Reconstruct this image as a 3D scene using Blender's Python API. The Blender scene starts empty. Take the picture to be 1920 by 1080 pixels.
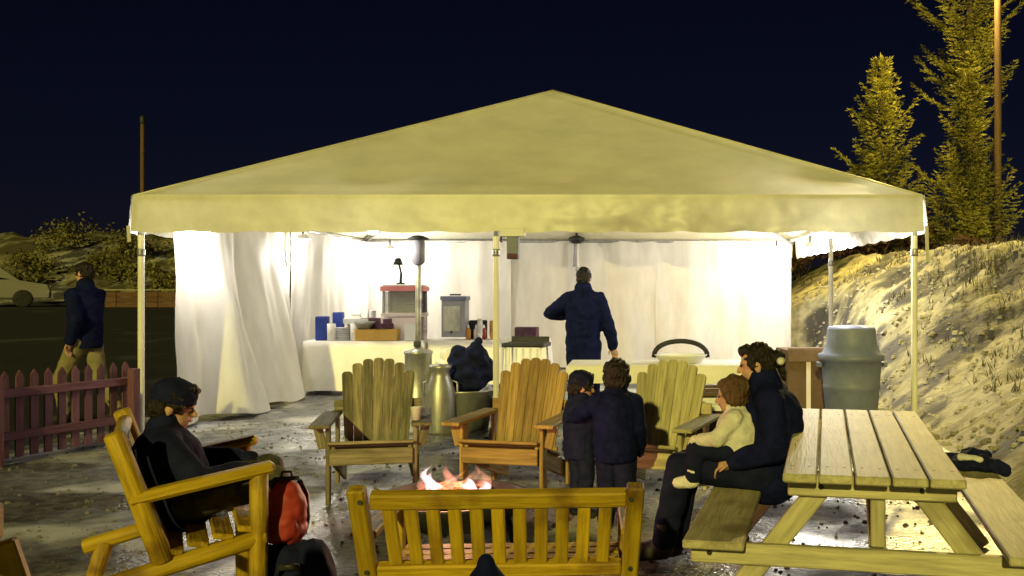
import bpy, bmesh, math, random
from mathutils import Vector, Matrix, noise

# ------------------------------------------------------------------ camera, sky, sun, exposure
SC = bpy.context.scene
COL = SC.collection
F, CX, CY, HC = 1750.0, 1196.0, 543.0, 1.47      # focal length and principal point (photo pixels), eye height
R = math.radians

cam_d = bpy.data.cameras.new('camera')
cam = bpy.data.objects.new('camera', cam_d); COL.objects.link(cam)
cam.location = (0, 0, HC); cam.rotation_euler = (R(90), 0, 0)
cam_d.sensor_width = 36; cam_d.lens = F / 1920 * 36
cam_d.shift_x = (960 - CX) / 1920; cam_d.shift_y = (CY - 540) / 1920
cam_d.clip_end = 3000; cam_d.clip_start = 0.05
SC.camera = cam

SUN_EL, SUN_AZ = 19.0, 190.0        # degrees; azimuth clockwise from +Y: low yellow flood from behind the camera
wd = bpy.data.worlds.new('World'); SC.world = wd; wd.use_nodes = True
nt = wd.node_tree; nt.nodes.clear()
sky = nt.nodes.new('ShaderNodeTexSky'); sky.sky_type = 'NISHITA'; sky.sun_disc = False
sky.sun_elevation = R(35); sky.sun_rotation = R(SUN_AZ); sky.ozone_density = 3.0; sky.dust_density = 0.6
tint = nt.nodes.new('ShaderNodeMix'); tint.data_type = 'RGBA'; tint.blend_type = 'MULTIPLY'
tint.inputs[0].default_value = 1; tint.inputs[7].default_value = (0.62, 0.50, 1.0, 1)
bg = nt.nodes.new('ShaderNodeBackground'); bg.inputs[1].default_value = 0.0016
wo = nt.nodes.new('ShaderNodeOutputWorld')
nt.links.new(sky.outputs[0], tint.inputs[6]); nt.links.new(tint.outputs[2], bg.inputs[0]); nt.links.new(bg.outputs[0], wo.inputs[0])

sd = bpy.data.lights.new('sun', 'SUN'); sd.energy = 2.85; sd.angle = R(1.2); sd.color = (1.0, 0.87, 0.24)
sun = bpy.data.objects.new('sun', sd); COL.objects.link(sun)
_sv = Vector((math.sin(R(SUN_AZ)) * math.cos(R(SUN_EL)), math.cos(R(SUN_AZ)) * math.cos(R(SUN_EL)), math.sin(R(SUN_EL))))
sun.rotation_euler = _sv.to_track_quat('Z', 'Y').to_euler()
vs = SC.view_settings; vs.view_transform = 'Standard'; vs.look = 'None'; vs.exposure = 0.0; vs.gamma = 1.0
vs.use_curve_mapping = False
SC.cycles.max_bounces = 8; SC.cycles.transparent_max_bounces = 8
SC.cycles.use_denoising = True

# ------------------------------------------------------------------ helpers
random.seed(7)
def W(u, v, d): return Vector(((u - CX) / F * d, d, HC - (v - CY) / F * d))
def sm(a, b, x):
    t = max(0.0, min(1.0, (x - a) / (b - a))); return t * t * (3 - 2 * t)
def nz(x, y, z=0.0): return noise.noise(Vector((x, y, z)))

def mat(name, c1, c2=None, scale=6.0, stretch=(1, 1, 1), rough=0.7, bump=0.15, rnd=0.12, metal=0.0, spec=0.3,
        trans=0.0, map3=False, detail=6.0, lo=0.35, hi=0.65, bump_scale=None, c3=None, scale3=1.2, lo3=0.5, hi3=0.6, coat=0.0, wet=None):
    m = bpy.data.materials.new(name); m.use_nodes = True
    t = m.node_tree; N = t.nodes; L = t.links; N.clear()
    out = N.new('ShaderNodeOutputMaterial'); b = N.new('ShaderNodeBsdfPrincipled')
    tc = N.new('ShaderNodeTexCoord'); oi = N.new('ShaderNodeObjectInfo')
    ad = N.new('ShaderNodeVectorMath'); ad.operation = 'MULTIPLY_ADD'
    cmb = N.new('ShaderNodeCombineXYZ')
    for i in range(3): L.new(oi.outputs['Random'], cmb.inputs[i])
    L.new(cmb.outputs[0], ad.inputs[0]); ad.inputs[1].default_value = (37, 17, 53) if rnd > 0 else (0, 0, 0)
    L.new(tc.outputs['Object'], ad.inputs[2])
    mp = N.new('ShaderNodeMapping'); mp.inputs['Scale'].default_value = stretch; L.new(ad.outputs[0], mp.inputs[0])
    n1 = N.new('ShaderNodeTexNoise'); n1.inputs['Scale'].default_value = scale; n1.inputs['Detail'].default_value = detail
    n1.inputs['Roughness'].default_value = 0.62; L.new(mp.outputs[0], n1.inputs['Vector'])
    rp = N.new('ShaderNodeValToRGB'); L.new(n1.outputs['Fac'], rp.inputs[0])
    rp.color_ramp.elements[0].position = lo; rp.color_ramp.elements[0].color = (*c1, 1)
    rp.color_ramp.elements[1].position = hi; rp.color_ramp.elements[1].color = (*(c2 or c1), 1)
    col = rp.outputs[0]
    if c3:
        n3 = N.new('ShaderNodeTexNoise'); n3.inputs['Scale'].default_value = scale3; n3.inputs['Detail'].default_value = 7
        L.new((mp if map3 else ad).outputs[0], n3.inputs['Vector'])
        mr = N.new('ShaderNodeMapRange'); mr.inputs[1].default_value = lo3; mr.inputs[2].default_value = hi3
        L.new(n3.outputs['Fac'], mr.inputs[0])
        mx = N.new('ShaderNodeMix'); mx.data_type = 'RGBA'; L.new(mr.outputs[0], mx.inputs[0])
        L.new(col, mx.inputs[6]); mx.inputs[7].default_value = (*c3, 1); col = mx.outputs[2]
    hs = N.new('ShaderNodeHueSaturation'); L.new(col, hs.inputs['Color'])
    vm = N.new('ShaderNodeMapRange'); vm.inputs[3].default_value = 1 - rnd; vm.inputs[4].default_value = 1 + rnd
    L.new(oi.outputs['Random'], vm.inputs[0]); L.new(vm.outputs[0], hs.inputs['Value'])
    L.new(hs.outputs[0], b.inputs['Base Color'])
    b.inputs['Roughness'].default_value = rough; b.inputs['Metallic'].default_value = metal
    b.inputs['Specular IOR Level'].default_value = spec; b.inputs['Coat Weight'].default_value = coat
    if wet:
        nw = N.new('ShaderNodeTexNoise'); nw.inputs['Scale'].default_value = wet[2]; nw.inputs['Detail'].default_value = 5; L.new(ad.outputs[0], nw.inputs['Vector'])
        mw = N.new('ShaderNodeMapRange'); mw.inputs[1].default_value = .45; mw.inputs[2].default_value = .6; mw.inputs[3].default_value = wet[0]; mw.inputs[4].default_value = wet[1]
        L.new(nw.outputs['Fac'], mw.inputs[0]); L.new(mw.outputs[0], b.inputs['Roughness'])
    if bump:
        nb = N.new('ShaderNodeTexNoise'); nb.inputs['Scale'].default_value = bump_scale or scale * 2.5; nb.inputs['Detail'].default_value = 5
        L.new(mp.outputs[0], nb.inputs['Vector'])
        bp = N.new('ShaderNodeBump'); bp.inputs['Strength'].default_value = bump; bp.inputs['Distance'].default_value = 0.02
        L.new(nb.outputs['Fac'], bp.inputs['Height']); L.new(bp.outputs[0], b.inputs['Normal'])
    if trans:
        tr = N.new('ShaderNodeBsdfTranslucent'); L.new(hs.outputs[0], tr.inputs[0])
        ms = N.new('ShaderNodeMixShader'); ms.inputs[0].default_value = trans
        L.new(b.outputs[0], ms.inputs[1]); L.new(tr.outputs[0], ms.inputs[2]); L.new(ms.outputs[0], out.inputs[0])
    else:
        L.new(b.outputs[0], out.inputs[0])
    return m

def emit(name, color, strength):
    m = bpy.data.materials.new(name); m.use_nodes = True; t = m.node_tree; t.nodes.clear()
    e = t.nodes.new('ShaderNodeEmission'); e.inputs[0].default_value = (*color, 1); e.inputs[1].default_value = strength
    o = t.nodes.new('ShaderNodeOutputMaterial'); t.links.new(e.outputs[0], o.inputs[0]); return m

def glass(name, color, rough=0.05):
    m = bpy.data.materials.new(name); m.use_nodes = True
    b = m.node_tree.nodes['Principled BSDF']; b.inputs['Base Color'].default_value = (*color, 1)
    b.inputs['Roughness'].default_value = rough; b.inputs['Transmission Weight'].default_value = 0.7; return m

WOODX = (1.2, 14, 14)
MT = dict(
    golden=mat('golden_varnished_pine', (0.28, 0.175, 0.008), (0.47, 0.315, 0.014), 3, WOODX, 0.55, 0.3, 0.22, spec=0.3, c3=(0.13, 0.065, 0.010), scale3=4.5, lo3=0.52, hi3=0.72),
    grey_wood=mat('weathered_grey_wood', (0.10, 0.095, 0.06), (0.26, 0.235, 0.15), 3, WOODX, 0.75, 0.3, 0.3),
    brown_wood=mat('orange_brown_cedar', (0.20, 0.135, 0.05), (0.40, 0.275, 0.10), 3, WOODX, 0.7, 0.25, 0.25),
    pale_wood=mat('pale_straw_cedar', (0.27, 0.235, 0.12), (0.47, 0.42, 0.24), 3, WOODX, 0.7, 0.25, 0.16),
    table_wood=mat('picnic_table_pine', (0.31, 0.28, 0.165), (0.50, 0.455, 0.28), 3, WOODX, 0.6, 0.2, 0.14, c3=(0.20, 0.17, 0.09), scale3=2.5, lo3=0.55, hi3=0.7),
    red_paint=mat('faded_red_paint', (0.085, 0.032, 0.045), (0.15, 0.066, 0.090), 4, WOODX, 0.75, 0.2, 0.25),
    bark_log=mat('split_log_bark', (0.05, 0.03, 0.02), (0.14, 0.08, 0.045), 6, (1, 8, 8), 0.9, 0.6, 0.2),
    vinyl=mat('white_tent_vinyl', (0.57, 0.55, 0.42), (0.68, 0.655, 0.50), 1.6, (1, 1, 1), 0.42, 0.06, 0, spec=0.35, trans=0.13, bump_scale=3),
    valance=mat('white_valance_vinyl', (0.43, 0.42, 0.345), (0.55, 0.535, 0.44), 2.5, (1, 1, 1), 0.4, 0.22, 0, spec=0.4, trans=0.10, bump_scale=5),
    curtain=mat('white_sidewall_cloth', (0.68, 0.655, 0.60), (0.80, 0.775, 0.715), 1.3, (3, 3, 1), 0.6, 0.12, 0.0, trans=0.25, bump_scale=4),
    cloth=mat('white_table_cloth', (0.70, 0.68, 0.62), (0.82, 0.80, 0.74), 2, (1, 1, 1), 0.7, 0.08, 0.03),
    pole=mat('white_tent_pole', (0.62, 0.60, 0.50), (0.72, 0.70, 0.60), 5, (1, 1, 1), 0.4, 0.03, 0.03, spec=0.5),
    steel=mat('galvanised_steel', (0.26, 0.26, 0.25), (0.42, 0.42, 0.40), 9, (1, 1, 0.4), 0.42, 0.08, 0.05, metal=0.65),
    grey_plastic=mat('grey_plastic', (0.12, 0.14, 0.21), (0.17, 0.19, 0.28), 5, (1, 1, 1), 0.5, 0.05, 0.05),
    grey_case=mat('grey_enamel', (0.23, 0.23, 0.26), (0.30, 0.30, 0.33), 5, (1, 1, 1), 0.5, 0.05, 0.05),
    black=mat('black_metal', (0.012, 0.012, 0.013), (0.03, 0.03, 0.03), 8, (1, 1, 1), 0.5, 0.1, 0.05),
    dark_brown=mat('dark_brown_plywood', (0.075, 0.045, 0.022), (0.14, 0.085, 0.045), 3, WOODX, 0.8, 0.2, 0.12),
    navy=mat('navy_jacket_cloth', (0.004, 0.006, 0.030), (0.008, 0.011, 0.055), 14, (1, 1, 1), 0.9, 0.45, 0.1, spec=0.06),
    navy2=mat('blue_black_nylon', (0.006, 0.008, 0.028), (0.011, 0.014, 0.048), 14, (1, 1, 1), 0.85, 0.2, 0.1, spec=0.08),
    dark_jeans=mat('dark_denim', (0.006, 0.009, 0.026), (0.013, 0.017, 0.044), 22, (1, 1, 1), 0.9, 0.3, 0.1, spec=0.06),
    khaki=mat('khaki_trousers', (0.16, 0.135, 0.07), (0.23, 0.195, 0.10), 14, (1, 1, 1), 0.85, 0.3, 0.05),
    camo=mat('olive_grey_snow_trousers', (0.02, 0.022, 0.018), (0.075, 0.075, 0.055), 7, (1, 1, 1), 0.8, 0.3, 0.1, lo=0.45, hi=0.6),
    white_fleece=mat('white_fleece', (0.50, 0.49, 0.45), (0.66, 0.65, 0.60), 16, (1, 1, 1), 0.9, 0.4, 0.05),
    skin=mat('skin', (0.40, 0.235, 0.165), (0.50, 0.30, 0.215), 9, (1, 1, 1), 0.5, 0.05, 0.05),
    hair_dark=mat('dark_brown_hair', (0.005, 0.004, 0.004), (0.013, 0.009, 0.008), 20, (6, 6, 1), 0.5, 0.5, 0.1),
    hair_brown=mat('brown_hair', (0.055, 0.028, 0.013), (0.11, 0.058, 0.028), 20, (6, 6, 1), 0.5, 0.5, 0.1),
    eye=mat('dark_eye', (0.012, 0.01, 0.008), rough=0.2, bump=0),
    lips=mat('lips', (0.33, 0.12, 0.10), rough=0.5, bump=0),
    boot=mat('dark_boot_rubber', (0.012, 0.012, 0.014), (0.03, 0.03, 0.032), 9, rough=0.6),
    red_nylon=mat('red_nylon', (0.20, 0.018, 0.018), (0.31, 0.034, 0.028), 6, rough=0.6, bump=0.3),
    red_gloss=mat('pinkish_red_enamel', (0.55, 0.16, 0.16), (0.66, 0.24, 0.23), 3, rough=0.35, bump=0.02),
    blue=mat('royal_blue_carton', (0.015, 0.035, 0.22), (0.03, 0.06, 0.32), 5, rough=0.6, bump=0.05),
    yellow=mat('yellow_orange_carton', (0.55, 0.32, 0.06), (0.66, 0.42, 0.10), 4, rough=0.7, bump=0.05),
    pink_white=mat('pinkish_white_carton', (0.66, 0.56, 0.53), (0.74, 0.66, 0.62), 4, rough=0.7, bump=0.05),
    white_plastic=mat('white_plastic', (0.66, 0.66, 0.64), (0.74, 0.74, 0.72), 4, rough=0.4, bump=0.03),
    ketchup=mat('ketchup_red', (0.30, 0.03, 0.02), rough=0.35, bump=0),
    mustard=mat('mustard_orange', (0.52, 0.25, 0.05), rough=0.35, bump=0),
    bin_liner=mat('blue_black_bin_liner', (0.006, 0.008, 0.022), (0.012, 0.015, 0.035), 5, rough=0.5, bump=0.25, spec=0.35),
    cardboard=mat('brown_cardboard', (0.10, 0.06, 0.03), (0.15, 0.095, 0.05), 5, rough=0.85, bump=0.1),
    purple=mat('plum_cloth', (0.07, 0.03, 0.05), (0.12, 0.055, 0.08), 12, rough=0.85, bump=0.3),
    car_paint=mat('pale_car_paint', (0.22, 0.21, 0.19), rough=0.3, bump=0, spec=0.5, coat=0.6),
    car_glass=mat('dark_car_glass', (0.012, 0.012, 0.02), rough=0.08, bump=0, spec=0.6),
    tyre=mat('tyre_rubber', (0.012, 0.012, 0.012), (0.025, 0.025, 0.025), 12, rough=0.9),
    bark=mat('conifer_bark', (0.035, 0.025, 0.016), (0.09, 0.065, 0.04), 9, (3, 3, 0.6), 0.95, 0.7, 0.1),
    needle=mat('conifer_needles', (0.045, 0.052, 0.014), (0.46, 0.42, 0.07), 1.3, rough=0.7, bump=0, rnd=0.12, trans=0.2),
    brown_leaf=mat('russet_dry_leaves', (0.05, 0.025, 0.014), (0.13, 0.07, 0.03), 3, rough=0.8, bump=0, rnd=0.2, trans=0.15),
    olive_leaf=mat('olive_scrub_leaves', (0.07, 0.065, 0.02), (0.24, 0.21, 0.07), 1.4, rough=0.8, bump=0, rnd=0.25, trans=0.15),
    flame=None, flame_core=None,
    ember=emit('glowing_ember', (1.0, 0.16, 0.05), 1.6),
    bulb=emit('lit_bulb', (1.0, 0.96, 0.88), 60.0),
    pane=glass('cabinet_glass', (0.5, 0.5, 0.46)),
    stone=mat('grey_gravel', (0.07, 0.065, 0.055), (0.20, 0.19, 0.165), 8, rough=0.9, bump=0.3, rnd=0),
    wall_brown=mat('red_brown_wall_planks', (0.07, 0.035, 0.018), (0.12, 0.065, 0.035), 3, WOODX, 0.85, 0.3, 0.15),
)

def flame_mat(name, color, e):
    m = bpy.data.materials.new(name); m.use_nodes = True; t = m.node_tree; N = t.nodes; L = t.links; N.clear()
    em = N.new('ShaderNodeEmission'); em.inputs[0].default_value = (*color, 1)
    tc = N.new('ShaderNodeTexCoord'); nn = N.new('ShaderNodeTexNoise'); nn.inputs['Scale'].default_value = 16; L.new(tc.outputs['Object'], nn.inputs['Vector'])
    mr = N.new('ShaderNodeMapRange'); mr.inputs[1].default_value = .35; mr.inputs[2].default_value = .65; mr.inputs[3].default_value = e * .25; mr.inputs[4].default_value = e * 1.6
    L.new(nn.outputs[0], mr.inputs[0]); L.new(mr.outputs[0], em.inputs[1])
    o = N.new('ShaderNodeOutputMaterial'); L.new(em.outputs[0], o.inputs['Volume']); return m
MT['flame'] = flame_mat('flame_gas_orange', (1.0, .34, .22), 13)
MT['flame_core'] = flame_mat('flame_gas_white', (1.0, .62, .66), 42)

def link(o, parent=None):
    COL.objects.link(o)
    if parent is not None: o.parent = parent
    return o
def tag(o, label=None, cat=None, group=None, kind=None):
    if label: o['label'] = label
    if cat: o['category'] = cat
    if group: o['group'] = group
    if kind: o['kind'] = kind
    return o
def thing(name, label, cat, loc=(0, 0, 0), yaw=0.0, group=None):
    o = bpy.data.objects.new(name, None); o.empty_display_size = 0.1; COL.objects.link(o)
    o.location = loc; o.rotation_euler = (0, 0, yaw); return tag(o, label, cat, group)
def mesh_obj(name, verts, faces, m, parent=None, smooth=False, loc=None):
    me = bpy.data.meshes.new(name); me.from_pydata([tuple(v) for v in verts], [], faces); me.update()
    me.materials.append(m)
    if smooth: me.polygons.foreach_set('use_smooth', [True] * len(me.polygons))
    o = link(bpy.data.objects.new(name, me), parent)
    if loc is not None: o.location = loc
    return o
def copy_tree(o, parent=None):
    c = o.copy(); COL.objects.link(c); c.parent = parent
    for ch in list(o.children): copy_tree(ch, c)
    return c

_cache = {}
def chbox(sx, sy, sz, m, ch=None):
    """a box with chamfered edges, long axis X, shared between alike pieces (44 triangles)"""
    ch = ch if ch is not None else min(0.006, 0.2 * min(sx, sy, sz))
    key = ('b', round(sx, 3), round(sy, 3), round(sz, 3), round(ch, 4), m.name)
    if key in _cache: return _cache[key]
    bm = bmesh.new(); bmesh.ops.create_cube(bm, size=1.0, matrix=Matrix.Diagonal((sx, sy, sz, 1)))
    bmesh.ops.bevel(bm, geom=bm.edges[:], offset=ch, segments=1, affect='EDGES', profile=0.5)
    me = bpy.data.meshes.new('board'); bm.to_mesh(me); bm.free(); me.materials.append(m); _cache[key] = me; return me
def frame(p0, p1, up=(0, 0, 1)):
    p0, p1 = Vector(p0), Vector(p1); x = (p1 - p0).normalized(); up = Vector(up)
    if abs(x.dot(up.normalized())) > 0.999: up = Vector((0, 1, 0))
    y = up.cross(x).normalized(); z = x.cross(y)
    M = Matrix((x, y, z)).transposed().to_4x4(); M.translation = (p0 + p1) / 2; return M, (p1 - p0).length
def board(par, name, p0, p1, w, t, m, up=(0, 0, 1), ch=None):
    """a timber from p0 to p1: w across, t along 'up'"""
    M, L = frame(p0, p1, up)
    o = link(bpy.data.objects.new(name, chbox(L, w, t, m, ch)), par); o.matrix_basis = M; return o
def box(par, name, c, size, m, yaw=0, ch=None):
    o = link(bpy.data.objects.new(name, chbox(*size, m, ch)), par); o.location = c; o.rotation_euler = (0, 0, yaw); return o
def rod(par, name, p0, p1, r, m, r2=None, seg=10, wob=0.0):
    M, L = frame(p0, p1); r2 = r if r2 is None else r2
    key = ('r', round(L, 3), round(r, 4), round(r2, 4), seg, round(wob, 3), m.name)
    if key not in _cache:
        vs, fs = [], []; e = min(r, r2) * 0.25
        rings = [(-L / 2, r - e), (-L / 2 + e, r), (-L / 6, r + (r2 - r) / 3), (L / 6, r + 2 * (r2 - r) / 3), (L / 2 - e, r2), (L / 2, r2 - e)]
        for k, (x, rr) in enumerate(rings):
            for i in range(seg):
                a = 2 * math.pi * i / seg; q = rr * (1 + wob * nz(math.cos(a) * 1.5, math.sin(a) * 1.5 + L, x * 4))
                vs.append((x, q * math.cos(a), q * math.sin(a)))
        for k in range(len(rings) - 1):
            for i in range(seg): j = (i + 1) % seg; fs.append((k * seg + i, k * seg + j, (k + 1) * seg + j, (k + 1) * seg + i))
        fs.append(tuple(range(seg))[::-1]); fs.append(tuple(range((len(rings) - 1) * seg, len(rings) * seg)))
        me = bpy.data.meshes.new('rod'); me.from_pydata(vs, [], fs); me.materials.append(m)
        me.polygons.foreach_set('use_smooth', [len(p.vertices) == 4 for p in me.polygons]); _cache[key] = me
    o = link(bpy.data.objects.new(name, _cache[key]), par); o.matrix_basis = M; return o
def lathe(par, name, prof, m, loc=(0, 0, 0), seg=28, smooth=True):
    vs, fs = [], []
    for (r, z) in prof:
        for i in range(seg): a = 2 * math.pi * i / seg; vs.append((max(r, 1e-4) * math.cos(a), max(r, 1e-4) * math.sin(a), z))
    for k in range(len(prof) - 1):
        for i in range(seg): j = (i + 1) % seg; fs.append((k * seg + i, k * seg + j, (k + 1) * seg + j, (k + 1) * seg + i))
    o = mesh_obj(name, vs, fs, m, par, smooth); o.location = loc; return o
def tube(par, name, pts, r, m, seg=8):
    vs, fs = [], []; pts = [Vector(p) for p in pts]
    for k, p in enumerate(pts):
        d = (pts[min(k + 1, len(pts) - 1)] - pts[max(k - 1, 0)]).normalized()
        a = d.cross(Vector((0, 1, 0.01))).normalized(); b = d.cross(a)
        rr = r[k] if isinstance(r, (list, tuple)) else r
        for i in range(seg): t = 2 * math.pi * i / seg; vs.append(p + a * rr * math.cos(t) + b * rr * math.sin(t))
    for k in range(len(pts) - 1):
        for i in range(seg): j = (i + 1) % seg; fs.append((k * seg + i, k * seg + j, (k + 1) * seg + j, (k + 1) * seg + i))
    fs.append(tuple(range(seg))[::-1]); fs.append(tuple(range((len(pts) - 1) * seg, len(pts) * seg)))
    return mesh_obj(name, vs, fs, m, par, True)
def point(par, loc, energy, color, radius=0.05):
    l = bpy.data.lights.new('lamp_light', 'POINT'); l.energy = energy; l.color = color; l.shadow_soft_size = radius
    o = link(bpy.data.objects.new('lamp_light', l), par); o.location = loc; return o

# ------------------------------------------------------------------ the ground, hills and the snow bank
def ground_z(x, y):
    left = sm(-5.2, -8.5, x)
    z = 0.8 * sm(13, 29, y) * left
    z += 3.9 * sm(39, 54, y) * (0.75 + 0.35 * nz(x * 0.06, 3.1) + 0.25 * sm(-26, -38, x)) * sm(4, -22, x)
    z += 2.0 * sm(60, 140, y)
    if y < 40: z += 0.012 * nz(x * 1.7, y * 1.7) + 0.008 * nz(x * 5, y * 5, 3) + 0.004 * nz(x * 13, y * 13, 9)
    else: z += 0.35 * nz(x * 0.2, y * 0.2, 5) + 0.15 * nz(x * 0.6, y * 0.6, 2)
    return z
def axis(a, b, step, lo, hi, grow=1.22):
    v = [a + i * step for i in range(int((b - a) / step) + 1)]
    s = step; x = v[-1]
    while x < hi: s *= grow; x += s; v.append(x)
    s = step; x = v[0]; w = []
    while x > lo: s *= grow; x -= s; w.append(x)
    return w[::-1] + v
def sheet(name, xs, ys, fz, m, par=None):
    n = len(xs); vs = [(x, y, fz(x, y)) for y in ys for x in xs]
    fs = [(j * n + i, j * n + i + 1, (j + 1) * n + i + 1, (j + 1) * n + i) for j in range(len(ys) - 1) for i in range(n - 1)]
    return mesh_obj(name, vs, fs, m, par, True)
M_ground = mat('gravel_and_trodden_snow', (0.050, 0.053, 0.058), (0.175, 0.172, 0.165), 9, rough=0.9, bump=0.45, rnd=0, bump_scale=30,
               c3=(0.46, 0.46, 0.45), scale3=1.15, lo3=0.50, hi3=0.62, lo=0.4, hi=0.66, spec=.5, wet=(.22, .85, .9))
tag(sheet('ground', axis(-6.5, 4.0, 0.085, -700, 700), axis(1.2, 13.0, 0.085, -60, 900), ground_z, M_ground), kind='structure')

def bank_z(x, y):
    xf = 3.05 + 0.9 * sm(7.0, 4.2, y) - 0.55 * sm(9.5, 6.5, y)
    s = x - xf
    z = 0.65 * max(0.0, s) + 0.25 * max(0.0, y - 11.5) * sm(2.85 - .95 * sm(17.0, 17.7, y), 3.85 - .95 * sm(17.0, 17.7, y), x)
    c = min(1.03 + 0.47 * (x - 2.7), 2.08) + 0.12 * nz(x * 0.5, y * 0.4) + 0.05 * nz(x * 1.6, y * 1.2, 8)
    k = 0.25; h = max(0.0, k - abs(z - c)) / k; z = min(z, c) - h * h * k * 0.25          # rounded crest
    z += -0.05 + 0.07 * sm(-0.7, 0.15, s)
    a = sm(-0.3, 1.2, s)
    z += a * (0.11 * nz(x * 1.1, y * 1.1, 4) + 0.09 * nz(x * 0.8, y * 1.9 - x * .5, 1) + 0.05 * nz(x * 1.3, y * 5 - x, 6) + 0.07 * nz(x * 2.7, y * 3.4, 7) + 0.055 * abs(nz(x * 6, y * 7, 5)) + 0.035 * nz(x * 13, y * 14, 3)) + 0.012 * nz(x * 9, y * 9, 2)
    return z - 0.25 * sm(-0.75, -1.2, s)
M_snow = mat('dirty_old_snow', (0.16, 0.14, 0.065), (0.32, 0.29, 0.15), 5, (0.8, 1.3, 1), rough=0.85, map3=True, bump=0.8, rnd=0, bump_scale=16,
             c3=(0.05, 0.045, 0.03), scale3=1.3, lo3=0.47, hi3=0.58)
tag(sheet('snow_bank', axis(1.9, 9.0, 0.07, 1.8, 42), axis(3.6, 22.0, 0.09, 3.5, 55), bank_z, M_snow), kind='structure')

M_shade = mat('dark_ground_shade', (0.012, 0.013, 0.015), (0.028, 0.029, 0.032), 12, rough=0.75, bump=0.3, rnd=0, c3=(0.06, 0.065, 0.075), scale3=.7, lo3=.58, hi3=.75)  # shade beyond the fence, painted as a dark sheet over the ground
def shade_z(x, y): return ground_z(x, y) + .012 - .10 * sm(-5.75, -5.45, x + .25 * nz(y * .8, 4))
tag(sheet('ground_shade', axis(-14.0, -5.3, .2, -70, -5.4, 1.15), axis(8.6, 20.0, .2, 8.5, 39.0, 1.12), shade_z, M_shade), kind='structure')

M_hill = mat('patchy_snow_and_scrub', (0.045, 0.04, 0.022), (0.26, 0.24, 0.17), 1.1, (1, .5, 1), rough=.9, bump=.8, rnd=0, bump_scale=3, lo=.42, hi=.6, c3=(.07, .06, .03), scale3=.5, lo3=.48, hi3=.6)
def hill_z(x, y): return ground_z(x, y) - .35 + .42 * sm(37.5, 39.5, y) + sm(39, 42, y) * (.35 * nz(x * .5, y * .35, 8) + .2 * nz(x * 1.3, y * .9, 1) + .1 * nz(x * 3, y * 2, 5))
tag(sheet('hillside', axis(-48, -14, .3, -110, -13.9, 1.15), axis(37.5, 56, .3, 37.4, 75, 1.15), hill_z, M_hill), kind='structure')

# loose gravel round the fire
def stones(name, n, fx, m, fz=None, big=1.0, lab='loose grey gravel scattered over the ground round the fire', cat='gravel'):
    fz = fz or ground_z
    rnd = random.Random(3); vs, fs = [], []
    for _ in range(n):
        x, y = fx(rnd); s = 0.006 + 0.016 * rnd.random() ** 3; s *= big; z = fz(x, y); b = len(vs); a0 = rnd.random() * 6.3
        for k in range(5): a = a0 + k * 1.2566; q = s * (0.7 + 0.6 * rnd.random()); vs.append((x + q * math.cos(a), y + q * math.sin(a), z - 0.003))
        for k in range(4): a = a0 + k * 1.5708; q = s * 0.55; vs.append((x + q * math.cos(a), y + q * math.sin(a), z + s * (0.5 + 0.4 * rnd.random())))
        fs += [(b, b + 1, b + 6, b + 5), (b + 1, b + 2, b + 6), (b + 2, b + 3, b + 7, b + 6), (b + 3, b + 4, b + 8, b + 7), (b + 4, b, b + 5, b + 8), (b + 5, b + 6, b + 7, b + 8)]
    return tag(mesh_obj(name, vs, fs, m), lab, cat, kind='stuff')
stones('gravel', 3800, lambda r: (-5.5 + 8 * r.random(), 1.8 + 8.5 * r.random() ** 0.8), MT['stone'])

stones('snow_clods', 3600, lambda r: (2.9 + 6.5 * r.random() ** 1.2, 6.8 + 12 * r.random()), mat('crusted_snow_clods', (.13, .115, .06), (.42, .39, .26), 1.5, rough=.9, bump=.4, rnd=0), bank_z, 2.5, 'crusted lumps of old snow and soil on the bank', 'snow clods')

# ------------------------------------------------------------------ the tent
TL, TR, TF, TB, TE = -4.96, 2.76, 9.32, 16.98, 2.40
AP = Vector((-1.20, 13.15, 4.27))
tent = thing('frame_tent', 'large white frame tent with pyramid roof lit yellow at night', 'tent', ((TL + TR) / 2, (TF + TB) / 2, 0))
TO = Vector(tent.location)
C4 = [Vector((TL - .04, TF - .05, TE)), Vector((TR + .06, TF - .05, TE)), Vector((TR + .06, TB, TE)), Vector((TL - .04, TB, TE))]
def roof_panel(a, b, k):
    n = 44; vs, fs, idx = [], [], {}
    nrm = (b - a).cross(AP - a).normalized()
    for j in range(n + 1):
        t = j / n
        for i in range(n + 1):
            s = i / n; p = a.lerp(b, s).lerp(AP, t)
            inner = math.sin(math.pi * s) * math.sin(math.pi * min(1, t * 1.02))
            d = -0.07 * inner + 0.020 * math.exp(-((t - 0.075) / 0.02) ** 2) * math.sin(math.pi * s) ** 0.3
            d += inner * (0.030 * nz(p.x * 0.8, p.y * 0.8 + k * 9, p.z) + 0.012 * nz(p.x * 2.6, p.y * 2.6, p.z * 3 + k))
            vs.append(p + nrm * d - TO)
    fs = [(j * (n + 1) + i, j * (n + 1) + i + 1, (j + 1) * (n + 1) + i + 1, (j + 1) * (n + 1) + i) for j in range(n) for i in range(n)]
    mesh_obj('roof_panel', vs, fs, MT['vinyl'], tent, True)
for k in range(4): roof_panel(C4[k], C4[(k + 1) % 4], k)
for k in range(4):          # hip seams
    tube(tent, 'hip_seam', [C4[k].lerp(AP, t / 8) - TO + Vector((0, 0, 0.006 - 0.0 * t)) for t in range(9)], 0.012, MT['vinyl'], 6)
lathe(tent, 'peak_cap', [(0.14, -0.06), (0.09, -0.028), (0.03, -0.005), (0.0, 0.0)], MT['vinyl'], AP - TO, 16)
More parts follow.
